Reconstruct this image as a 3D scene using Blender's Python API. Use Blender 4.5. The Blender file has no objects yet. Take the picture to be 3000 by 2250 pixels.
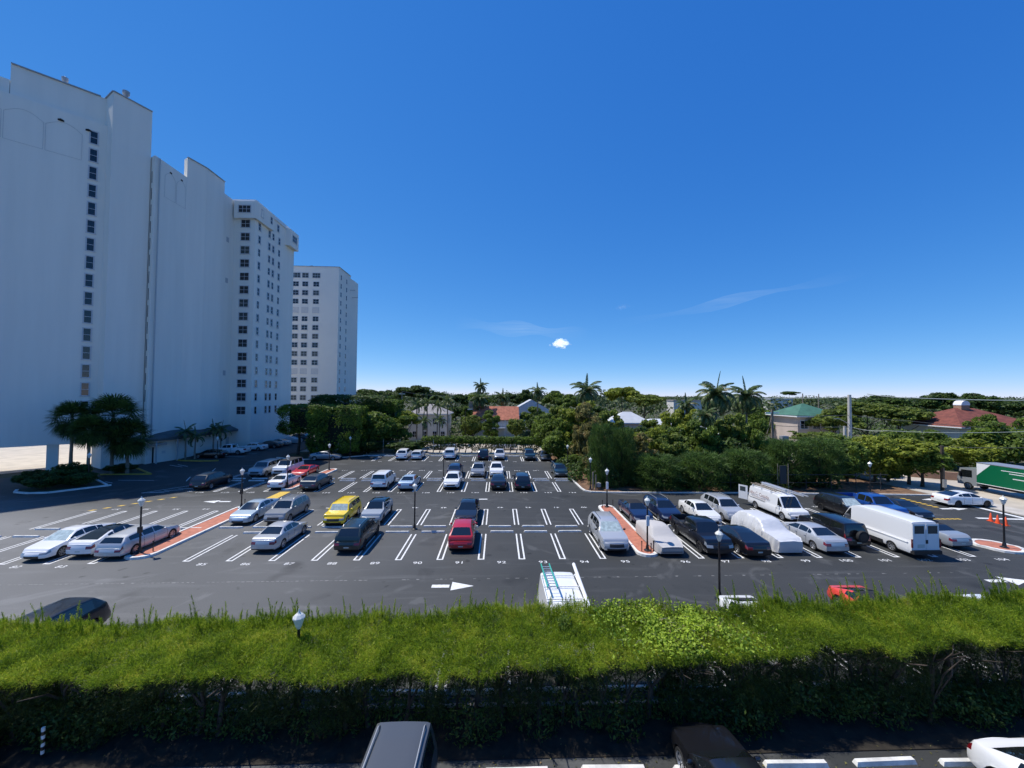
import bpy, math, random
import numpy as np
from mathutils import Vector, Matrix
R = math.radians
rng = np.random.default_rng(7)
random.seed(7)
scene = bpy.context.scene
COL = scene.collection

# ---------------------------------------------------------------- materials
def nt(name):
    m = bpy.data.materials.new(name); m.use_nodes = True
    t = m.node_tree; return m, t, t.nodes['Principled BSDF']

def mat(name, c, rough=.6, metal=0., spec=.5, coat=0., var=0., scale=4., bump=0., bscale=40., c2=None, stretch=None):
    """principled material; var mixes in a darker / second tone with noise, bump adds relief"""
    m, t, b = nt(name)
    b.inputs['Base Color'].default_value = (*c, 1); b.inputs['Roughness'].default_value = rough
    b.inputs['Metallic'].default_value = metal; b.inputs['Specular IOR Level'].default_value = spec
    b.inputs['Coat Weight'].default_value = coat; b.inputs['Coat Roughness'].default_value = .04
    if var or bump:
        tc = t.nodes.new('ShaderNodeTexCoord'); out = tc.outputs['Object']
    if var:
        n = t.nodes.new('ShaderNodeTexNoise'); n.inputs['Scale'].default_value = scale; n.inputs['Detail'].default_value = 6
        if stretch:
            mp = t.nodes.new('ShaderNodeMapping'); mp.inputs['Scale'].default_value = stretch; t.links.new(out, mp.inputs[0]); t.links.new(mp.outputs[0], n.inputs['Vector'])
        else: t.links.new(out, n.inputs['Vector'])
        r = t.nodes.new('ShaderNodeValToRGB'); d = c2 or tuple(x*(1-var) for x in c)
        r.color_ramp.elements[0].position = .35; r.color_ramp.elements[0].color = (*d, 1)
        r.color_ramp.elements[1].position = .65; r.color_ramp.elements[1].color = (*c, 1)
        t.links.new(n.outputs['Fac'], r.inputs['Fac']); t.links.new(r.outputs['Color'], b.inputs['Base Color'])
    if bump:
        n = t.nodes.new('ShaderNodeTexNoise'); n.inputs['Scale'].default_value = bscale; n.inputs['Detail'].default_value = 4
        t.links.new(out, n.inputs['Vector'])
        u = t.nodes.new('ShaderNodeBump'); u.inputs['Strength'].default_value = bump; u.inputs['Distance'].default_value = .02
        t.links.new(n.outputs['Fac'], u.inputs['Height']); t.links.new(u.outputs['Normal'], b.inputs['Normal'])
    return m

def leafmat(name, dark, light, trans=.35, rough=.55, big=.25, third=None):
    """each leaf takes its own tone; a slow noise makes lighter and duller clumps"""
    m, t, b = nt(name)
    g = t.nodes.new('ShaderNodeNewGeometry'); r = t.nodes.new('ShaderNodeValToRGB')
    r.color_ramp.elements[0].color = (*dark, 1); r.color_ramp.elements[1].color = (*light, 1)
    if third:
        e = r.color_ramp.elements.new(.93); e.color = (*light, 1); r.color_ramp.elements[-1].color = (*third, 1)
    tc = t.nodes.new('ShaderNodeTexCoord'); n = t.nodes.new('ShaderNodeTexNoise')
    n.inputs['Scale'].default_value = big; n.inputs['Detail'].default_value = 3
    t.links.new(tc.outputs['Object'], n.inputs['Vector'])
    ma = t.nodes.new('ShaderNodeMath'); ma.operation = 'MULTIPLY_ADD'; ma.inputs[1].default_value = 1.9; ma.inputs[2].default_value = -.95
    t.links.new(n.outputs['Fac'], ma.inputs[0])
    ad = t.nodes.new('ShaderNodeMath'); ad.operation = 'ADD'; ad.use_clamp = True
    t.links.new(g.outputs['Random Per Island'], ad.inputs[0]); t.links.new(ma.outputs[0], ad.inputs[1])
    t.links.new(ad.outputs[0], r.inputs['Fac']); t.links.new(r.outputs['Color'], b.inputs['Base Color'])
    b.inputs['Roughness'].default_value = rough; b.inputs['Specular IOR Level'].default_value = .3
    tr = t.nodes.new('ShaderNodeBsdfTranslucent'); t.links.new(r.outputs['Color'], tr.inputs['Color'])
    mx = t.nodes.new('ShaderNodeMixShader'); mx.inputs[0].default_value = trans
    t.links.new(b.outputs[0], mx.inputs[1]); t.links.new(tr.outputs[0], mx.inputs[2])
    t.links.new(mx.outputs[0], t.nodes['Material Output'].inputs['Surface'])
    return m

def asphalt():
    m, t, b = nt('asphalt')
    tc = t.nodes.new('ShaderNodeTexCoord'); O = tc.outputs['Object']
    def noise(s, d=5, vec=None, rg=.5):
        n = t.nodes.new('ShaderNodeTexNoise'); n.inputs['Scale'].default_value = s; n.inputs['Detail'].default_value = d
        n.inputs['Roughness'].default_value = rg
        t.links.new(vec or O, n.inputs['Vector']); return n.outputs['Fac']
    def ramp(f, a, ca, z, cz):
        r = t.nodes.new('ShaderNodeValToRGB'); e = r.color_ramp.elements
        e[0].position, e[0].color = a, (*ca, 1); e[1].position, e[1].color = z, (*cz, 1)
        t.links.new(f, r.inputs['Fac']); return r.outputs['Color']
    def mix(kind, fac, a, c):
        x = t.nodes.new('ShaderNodeMix'); x.data_type = 'RGBA'; x.blend_type = kind
        if isinstance(fac, float): x.inputs['Factor'].default_value = fac
        else: t.links.new(fac, x.inputs['Factor'])
        for k, v in ((6, a), (7, c)):
            if isinstance(v, tuple): x.inputs[k].default_value = (*v, 1)
            else: t.links.new(v, x.inputs[k])
        return x.outputs[2]
    base = ramp(noise(.09, 4), .3, (.030, .0325, .032), .7, (.053, .0545, .053))
    # paler asphalt to the west, partly a window-reflection veil painted into the colour
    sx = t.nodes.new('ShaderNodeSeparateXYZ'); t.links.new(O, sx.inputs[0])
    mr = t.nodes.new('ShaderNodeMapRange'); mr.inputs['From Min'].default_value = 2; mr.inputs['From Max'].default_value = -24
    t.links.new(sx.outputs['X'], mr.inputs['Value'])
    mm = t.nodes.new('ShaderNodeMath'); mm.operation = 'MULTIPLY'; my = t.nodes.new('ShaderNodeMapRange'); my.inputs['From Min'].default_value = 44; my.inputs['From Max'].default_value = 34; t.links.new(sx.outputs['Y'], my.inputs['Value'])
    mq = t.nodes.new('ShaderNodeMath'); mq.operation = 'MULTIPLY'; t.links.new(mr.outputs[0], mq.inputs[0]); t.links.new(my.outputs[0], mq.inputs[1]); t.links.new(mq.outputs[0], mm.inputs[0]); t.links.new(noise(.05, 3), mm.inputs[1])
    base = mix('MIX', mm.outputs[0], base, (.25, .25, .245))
    mp = t.nodes.new('ShaderNodeMapping'); mp.inputs['Scale'].default_value = (.12, 1.3, 1); t.links.new(O, mp.inputs[0])
    streak = ramp(noise(1.0, 6, mp.outputs[0], .65), .55, (0, 0, 0), .78, (.5, .5, .5))
    base = mix('ADD', .08, base, streak)
    scuff = ramp(noise(.6, 8, None, .7), .62, (0, 0, 0), .8, (1, 1, 1))
    base = mix('ADD', .035, base, scuff)
    grit = ramp(noise(28, 3, None, .8), .3, (.62, .62, .62), .75, (1.35, 1.35, 1.35))
    base = mix('MULTIPLY', .8, base, grit)
    wv = t.nodes.new('ShaderNodeTexNoise'); wv.inputs['Scale'].default_value = .16; wv.inputs['Detail'].default_value = 5; wv.inputs['Distortion'].default_value = 3.2; t.links.new(O, wv.inputs['Vector'])
    base = mix('ADD', .030, base, ramp(wv.outputs['Fac'], .60, (0, 0, 0), .68, (1, 1, 1)))
    spot = ramp(noise(1.15, 1), .70, (1, 1, 1), .76, (.45, .45, .45)); base = mix('MULTIPLY', .8, base, spot)
    stain = ramp(noise(.33, 2), .62, (1, 1, 1), .74, (.6, .6, .6))
    base = mix('MULTIPLY', 1., base, stain)
    t.links.new(base, b.inputs['Base Color'])
    b.inputs['Roughness'].default_value = .72; b.inputs['Specular IOR Level'].default_value = .35
    u = t.nodes.new('ShaderNodeBump'); u.inputs['Strength'].default_value = .35; u.inputs['Distance'].default_value = .02
    t.links.new(noise(45, 3), u.inputs['Height']); t.links.new(u.outputs['Normal'], b.inputs['Normal'])
    return m

def paint(name, c, kind='solid'):
    return mat('paint_' + name, c, rough={'solid': .32, 'metal': .36}[kind], metal={'solid': 0., 'metal': .35}[kind], coat=.8)

M = dict(
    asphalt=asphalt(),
    line=mat('white_line_paint', (.78, .78, .76), .7, var=.22, scale=7, bump=.2),
    yline=mat('yellow_line_paint', (.72, .47, .06), .7, var=.25, scale=7),
    bline=mat('blue_line_paint', (.04, .16, .55), .7, var=.2, scale=6),
    kerb=mat('painted_kerb', (.76, .74, .69), .75, var=.2, scale=2.5, bump=.25),
    ykerb=mat('yellow_kerb', (.55, .36, .06), .75, var=.3, scale=2.5),
    conc=mat('grey_concrete', (.36, .34, .31), .85, var=.3, scale=1.4, bump=.3),
    brick=mat('red_island_paving', (.50, .185, .115), .85, var=.25, scale=3, bump=.3),
    stop=mat('wheel_stop_paint', (.74, .73, .69), .75, var=.3, scale=3.2, bump=.3),
    street=mat('pale_street', (.50, .44, .36), .85, var=.2, scale=.5),
    walk=mat('sidewalk_concrete', (.52, .48, .42), .85, var=.2, scale=1.2),
    darksoil=mat('shade_darkened_soil', (.030, .024, .016), .95, var=.6, scale=3),  # soil with the shade under the hedge put into its colour
    soil=mat('soil', (.085, .07, .045), .95, var=.5, scale=.35, c2=(.05, .07, .022)),
    mulch=mat('leaf_mulch', (.22, .125, .07), .95, var=.55, scale=2.2, bump=.8, bscale=9),
    stucco=mat('white_stucco', (.83, .80, .715), .85, var=.05, scale=1.0, stretch=(.8, .8, .06), bump=.12, bscale=12),
    stucco2=mat('cream_stucco', (.82, .79, .71), .85, var=.05, scale=.2, bump=.1, bscale=10),
    band=mat('grey_stucco_band', (.68, .65, .565), .85, var=.05, scale=.3),
    winframe=mat('window_frame', (.56, .57, .58), .6),
    fade=mat('faded_line', (.26, .26, .25), .8, var=.3, scale=5),
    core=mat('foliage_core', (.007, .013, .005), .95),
    trim=mat('white_trim', (.78, .78, .77), .6),
    groove=mat('shadow_groove', (.44, .46, .47), .8),
    coping=mat('metal_coping', (.35, .37, .40), .5, metal=.3),
    winglass=mat('window_glass', (.012, .016, .022), .06, spec=.7),
    winglass2=mat('curtained_glass', (.055, .072, .072), .25, spec=.6, var=.3, scale=3),
    winshut=mat('closed_shutter', (.62, .62, .59), .7),
    dark=mat('dark_opening', (.012, .012, .013), .9),
    canroof=mat('canopy_roof', (.10, .12, .12), .7, var=.4, scale=.6),
    post=mat('black_post', (.012, .012, .013), .4, coat=.2),
    lantern=mat('lantern_glass', (.72, .72, .66), .25, spec=.6),
    steel=mat('galvanised_steel', (.42, .43, .44), .45, metal=.6),
    alu=mat('ladder_aluminium', (.62, .63, .64), .35, metal=.7),
    green=mat('ladder_green', (.05, .42, .32), .5),
    wood=mat('weathered_wood', (.30, .25, .19), .85, var=.35, scale=2),
    pole=mat('concrete_pole', (.56, .53, .48), .8, var=.15, scale=1.5),
    bark=mat('bark', (.085, .065, .048), .95, var=.5, scale=3, bump=.6, bscale=6),
    palmbark=mat('palm_bark', (.26, .225, .18), .9, var=.35, scale=2.5, bump=.4, bscale=6),
    tyre=mat('tyre_rubber', (.014, .014, .014), .8),
    rim=mat('alloy_rim', (.50, .51, .53), .3, metal=.75),
    rimdark=mat('dark_rim', (.035, .035, .038), .4, metal=.4),
    cglass=mat('car_glass', (.010, .013, .015), .04, spec=.8, coat=.5),
    cshade=mat('windshield_with_sunshade', (.52, .62, .60), .12, spec=.7, var=.35, scale=5, coat=.6),
    plastic=mat('black_plastic', (.018, .018, .019), .55),
    chrome=mat('chrome', (.62, .63, .65), .12, metal=1.),
    head=mat('headlight', (.24, .26, .28), .06, spec=.8, coat=1.),
    tail=mat('taillight', (.20, .006, .010), .15, coat=1.),
    plate=mat('licence_plate', (.50, .56, .53), .5),
    sofx=mat('black_soft_top', (.012, .012, .014), .85),
    cone=mat('orange_cone', (.85, .10, .02), .5),
    redroof=mat('red_tile_roof', (.215, .062, .040), .85, var=.4, scale=1.3, bump=.6, bscale=3),
    orroof=mat('orange_tile_roof', (.55, .195, .115), .85, var=.35, scale=1.5, bump=.6, bscale=3),
    grnroof=mat('green_roof', (.055, .17, .115), .75, var=.3, scale=1.),
    greyroof=mat('grey_roof', (.33, .31, .30), .85, var=.3, scale=1.),
    whiteroof=mat('white_roof', (.56, .58, .60), .6, var=.15, scale=.8),
    housewall=mat('pale_house_wall', (.66, .63, .57), .85, var=.08, scale=.5),
    housepink=mat('beige_house_wall', (.52, .44, .38), .85, var=.12, scale=.5),
    doorgreen=mat('dark_green_door', (.015, .06, .04), .6),
    fence=mat('dark_fence', (.05, .05, .048), .8),
    tan=mat('tan_masonry', (.42, .25, .16), .9, var=.25, scale=1),
    tarp=mat('silver_tarp', (.66, .66, .66), .38, spec=.5, metal=.15, bump=.5, bscale=5),
    clothc=mat('grey_cover_cloth', (.47, .45, .43), .8, bump=.3, bscale=7),
    clothd=mat('dark_cover_cloth', (.20, .19, .19), .85),
    greenbox=mat('green_truck_body', (.003, .125, .052), .35, coat=.3),
    text=mat('dark_red_lettering', (.16, .03, .04), .6),
    cable=mat('cable', (.10, .10, .10), .6),
    cablew=mat('pale_cable', (.42, .45, .42), .6),
    stripe_y=mat('yellow_truck_stripe', (.75, .5, .08), .5),
)
LM = dict(
    hedge=leafmat('hedge_needles', (.065, .135, .012), (.40, .515, .032), .48, big=.8, third=(.54, .54, .065)),
    hedgein=leafmat('hedge_shade_needles', (.016, .030, .008), (.055, .085, .015), .25, big=.6),  # dark copy of the hedge needles, underside shade put into the colour
    vine=leafmat('vine_leaves', (.10, .19, .015), (.48, .62, .06), .46, big=.9),
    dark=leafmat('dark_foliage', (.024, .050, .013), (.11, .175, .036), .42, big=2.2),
    mid=leafmat('mid_foliage', (.048, .090, .018), (.24, .33, .052), .48, big=2.2),
    yel=leafmat('yellow_green_foliage', (.095, .135, .02), (.42, .47, .06), .48, big=2.2),
    olive=leafmat('olive_foliage', (.060, .092, .02), (.27, .335, .06), .46, big=2.2),
    brown=leafmat('dry_foliage', (.085, .085, .024), (.31, .29, .09), .42, big=2.2, third=(.40, .26, .11)),
    needle=leafmat('casuarina_foliage', (.024, .055, .015), (.135, .23, .046), .42, big=2.),
    clip=leafmat('clipped_ficus_foliage', (.018, .042, .008), (.20, .30, .032), .38, big=1.8),
    palm=leafmat('palm_fronds', (.030, .062, .024), (.17, .235, .08), .34, rough=.38, big=2., third=(.20, .16, .08)),
    far=leafmat('distant_foliage', (.034, .058, .020), (.11, .15, .046), .25, big=.06),
)

# ---------------------------------------------------------------- mesh helpers
def mesh(name, V, F, m=None, smooth=None):
    me = bpy.data.meshes.new(name); me.from_pydata([tuple(v) for v in V], [], [tuple(f) for f in F])
    if m: me.materials.append(m)
    if smooth is not None:
        me.polygons.foreach_set('use_smooth', [True]*len(me.polygons)); me.set_sharp_from_angle(angle=R(smooth))
    me.update(); return me

def quads(name, Q, m):
    """Q: (n,4,3) array of separate quads"""
    n = len(Q); me = bpy.data.meshes.new(name)
    me.vertices.add(n*4); me.vertices.foreach_set('co', np.ascontiguousarray(Q, dtype=np.float32).ravel())
    me.loops.add(n*4); me.loops.foreach_set('vertex_index', np.arange(n*4, dtype=np.int32))
    me.polygons.add(n); me.polygons.foreach_set('loop_start', np.arange(0, n*4, 4, dtype=np.int32))
    me.update(calc_edges=True); me.validate()
    if m: me.materials.append(m)
    return me

def obj(name, me, parent=None, loc=None, m=None):
    o = bpy.data.objects.new(name, me); COL.objects.link(o)
    if parent: o.parent = parent
    if loc is not None: o.location = loc
    if m is not None and me is not None:
        o.material_slots[0].link = 'OBJECT'; o.material_slots[0].material = m
    return o

def tag(o, label=None, cat=None, group=None, kind=None):
    if label: o['label'] = label
    if cat: o['category'] = cat
    if group: o['group'] = group
    if kind: o['kind'] = kind
    return o

def thing(name, label, cat, loc=(0, 0, 0), rz=0, group=None):
    o = bpy.data.objects.new(name, None); COL.objects.link(o); o.location = loc; o.rotation_euler = (0, 0, rz)
    o.empty_display_size = .3
    return tag(o, label, cat, group)

class MB:
    """collects simple solids into one mesh"""
    def __init__(s): s.V = []; s.F = []
    def add(s, V, F):
        n = len(s.V); s.V += [tuple(v) for v in V]; s.F += [tuple(i+n for i in f) for f in F]; return s
    def box(s, x0, x1, y0, y1, z0, z1):
        V = [(x, y, z) for z in (z0, z1) for y in (y0, y1) for x in (x0, x1)]
        return s.add(V, [(0, 2, 3, 1), (4, 5, 7, 6), (0, 1, 5, 4), (2, 6, 7, 3), (0, 4, 6, 2), (1, 3, 7, 5)])
    def prism(s, poly, z0, z1):
        n = len(poly)
        if sum(poly[i][0]*poly[(i+1) % n][1]-poly[(i+1) % n][0]*poly[i][1] for i in range(n)) < 0: poly = poly[::-1]
        V = [(x, y, z0) for x, y in poly]+[(x, y, z1) for x, y in poly]
        F = [tuple(range(n-1, -1, -1)), tuple(range(n, 2*n))]+[(i, (i+1) % n, n+(i+1) % n, n+i) for i in range(n)]
        return s.add(V, F)
    def sheet(s, poly, z):
        n = len(poly)
        if sum(poly[i][0]*poly[(i+1) % n][1]-poly[(i+1) % n][0]*poly[i][1] for i in range(n)) < 0: poly = poly[::-1]
        return s.add([(x, y, z) for x, y in poly], [tuple(range(n))])
    def tube(s, pts, rad, n=8, cap=True):
        pts = [Vector(p) for p in pts]; rad = rad if isinstance(rad, (list, tuple)) else [rad]*len(pts)
        V = []; F = []
        for i, p in enumerate(pts):
            d = (pts[min(i+1, len(pts)-1)]-pts[max(i-1, 0)]).normalized()
            a = d.cross(Vector((0, 0, 1)) if abs(d.z) < .95 else Vector((1, 0, 0))).normalized(); b = d.cross(a)
            for k in range(n):
                t = 2*math.pi*k/n; V.append(p+(a*math.cos(t)+b*math.sin(t))*rad[i])
        for i in range(len(pts)-1):
            for k in range(n): F.append((i*n+k, i*n+(k+1) % n, (i+1)*n+(k+1) % n, (i+1)*n+k))
        if cap: F += [tuple(range(n)), tuple(range(len(V)-1, len(V)-n-1, -1))]
        F = [f[::-1] for f in F]
        return s.add(V, F)
    def lathe(s, prof, n=16, c=(0, 0, 0), axis='z'):
        V = []; F = []
        for r, z in prof:
            for k in range(n):
                t = 2*math.pi*k/n; a, b = r*math.cos(t), r*math.sin(t)
                V.append((c[0]+a, c[1]+b, c[2]+z) if axis == 'z' else (c[0]+a, c[1]+z, c[2]-b))
        for i in range(len(prof)-1):
            for k in range(n): F.append((i*n+k, i*n+(k+1) % n, (i+1)*n+(k+1) % n, (i+1)*n+k))
        F += [tuple(range(n-1, -1, -1)), tuple(range(len(V)-n, len(V)))]
        return s.add(V, F)
    def build(s, name, m, parent=None, smooth=None, loc=None):
        return obj(name, mesh(name, s.V, s.F, m, smooth), parent, loc)

def structure(name, mb, m): return tag(mb.build(name, m), kind='structure')

def text_geo(txt, size, extrude=0.):
    cu = bpy.data.curves.new('t', 'FONT'); cu.body = txt; cu.size = size; cu.extrude = extrude; cu.align_x = 'CENTER'; cu.align_y = 'CENTER'
    cu.resolution_u = 3
    o = bpy.data.objects.new('t', cu); COL.objects.link(o)
    dg = bpy.context.evaluated_depsgraph_get(); me = o.evaluated_get(dg).to_mesh()
    V = [tuple(v.co) for v in me.vertices]; F = [tuple(p.vertices) for p in me.polygons]
    o.evaluated_get(dg).to_mesh_clear(); bpy.data.objects.remove(o); bpy.data.curves.remove(cu)
    return V, F
# ---------------------------------------------------------------- vehicles
# profile: (s, z/H) from nose (s=0) to tail (s=1); keys: cowl, roof front, roof rear, rear glass base
TYPES = dict(
 sedan=dict(p=[(0,.46),(.02,.50),(.06,.545),(.14,.59),(.27,.655),(.42,.955),(.50,.995),(.58,1),(.68,.965),(.83,.735),(.93,.715),(.98,.69),(1,.63)], k=(.27,.42,.69,.83), belt=(.635,.70), wins=[(.315,.50),(.512,.665),(.675,.735)], wr=.62, af=.17, ar=.13, wheels=(.19,.79), wr_r=.335),
 coupe=dict(p=[(0,.46),(.02,.51),(.06,.555),(.16,.61),(.30,.68),(.46,.96),(.54,1),(.62,.985),(.72,.92),(.89,.735),(.96,.71),(1,.62)], k=(.30,.46,.68,.88), belt=(.655,.715), wins=[(.345,.59),(.605,.74)], wr=.60, af=.19, ar=.16, wheels=(.19,.80), wr_r=.35),
 fastback=dict(p=[(0,.46),(.02,.50),(.06,.55),(.14,.60),(.25,.66),(.41,.96),(.50,1),(.60,.99),(.72,.92),(.91,.745),(.97,.72),(1,.64)], k=(.25,.41,.66,.90), belt=(.64,.72), wins=[(.30,.49),(.502,.67),(.68,.76)], wr=.61, af=.18, ar=.15, wheels=(.185,.80), wr_r=.345),
 suv=dict(p=[(0,.48),(.015,.54),(.05,.585),(.14,.62),(.255,.655),(.38,.945),(.46,.99),(.56,1),(.72,.985),(.86,.955),(.965,.68),(.985,.63),(1,.50)], k=(.255,.38,.868,.962), belt=(.635,.665), wins=[(.30,.49),(.502,.68),(.70,.83)], wr=.69, af=.14, ar=.10, wheels=(.185,.80), wr_r=.36),
 crossover=dict(p=[(0,.46),(.015,.52),(.05,.57),(.14,.615),(.255,.66),(.39,.95),(.47,.995),(.56,1),(.68,.98),(.80,.93),(.945,.70),(.98,.64),(1,.50)], k=(.255,.39,.80,.942), belt=(.64,.685), wins=[(.30,.49),(.502,.68),(.70,.79)], wr=.66, af=.16, ar=.12, wheels=(.185,.80), wr_r=.36),
 wagon=dict(p=[(0,.46),(.02,.50),(.06,.55),(.14,.60),(.26,.655),(.39,.95),(.48,1),(.62,.995),(.82,.955),(.90,.91),(.965,.70),(.985,.65),(1,.52)], k=(.26,.39,.90,.962), belt=(.64,.70), wins=[(.305,.48),(.492,.655),(.67,.86)], wr=.64, af=.17, ar=.12, wheels=(.185,.79), wr_r=.345),
 boxy=dict(p=[(0,.50),(.012,.58),(.04,.62),(.14,.645),(.25,.665),(.335,.945),(.40,.99),(.50,1),(.75,.995),(.93,.975),(.98,.67),(.99,.62),(1,.50)], k=(.25,.335,.937,.978), belt=(.645,.66), wins=[(.285,.47),(.482,.68),(.70,.905)], wr=.78, af=.09, ar=.06, wheels=(.18,.80), wr_r=.38),
 minivan=dict(p=[(0,.42),(.015,.48),(.05,.52),(.12,.56),(.21,.60),(.345,.94),(.43,.995),(.55,1),(.80,.985),(.93,.96),(.98,.62),(.99,.57),(1,.45)], k=(.21,.345,.937,.975), belt=(.585,.60), wins=[(.255,.42),(.435,.66),(.68,.90)], wr=.76, af=.13, ar=.08, wheels=(.175,.79), wr_r=.345),
 van=dict(p=[(0,.34),(.012,.41),(.04,.455),(.10,.485),(.16,.51),(.265,.93),(.32,.985),(.42,1),(.75,1),(.96,.99),(.988,.95),(1,.45)], k=(.16,.265,.975,.99), belt=(.50,.50), wins=[(.185,.285)], wr=.80, af=.10, ar=.03, wheels=(.17,.80), wr_r=.36, blind=True),
 highvan=dict(p=[(0,.28),(.012,.34),(.035,.38),(.08,.42),(.12,.455),(.225,.88),(.28,.965),(.36,1),(.75,1),(.965,.99),(.99,.965),(1,.45)], k=(.12,.225,.978,.992), belt=(.47,.47), wins=[(.145,.25)], wr=.86, af=.10, ar=.02, wheels=(.155,.775), wr_r=.35, blind=True),
 pickup=dict(p=[(0,.50),(.012,.57),(.04,.605),(.14,.63),(.235,.65),(.325,.95),(.38,.995),(.45,1),(.555,.985),(.575,.96),(.60,.67),(.605,.655),(1,.655)], k=(.235,.325,.566,.602), belt=(.635,.645), wins=[(.275,.41),(.422,.545)], wr=.72, af=.09, ar=.04, wheels=(.165,.79), wr_r=.40, bed=True),
 convertible=dict(p=[(0,.46),(.02,.52),(.06,.565),(.16,.62),(.30,.69),(.43,.955),(.50,.995),(.58,1),(.70,.955),(.80,.76),(.93,.73),(1,.63)], k=(.30,.43,.69,.80), belt=(.665,.72), wins=[(.345,.52),(.532,.66)], wr=.62, af=.17, ar=.13, wheels=(.19,.79), wr_r=.35, soft=True),
)
ROWT = [0, .1, .22, .36, .5, .62, .75, .88, 1.]
ROWW = [.90, .955, .985, 1., 1., .995, .985, .965, .93]
NL = 9; NR = 15; CK = 10
_cars = {}

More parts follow.
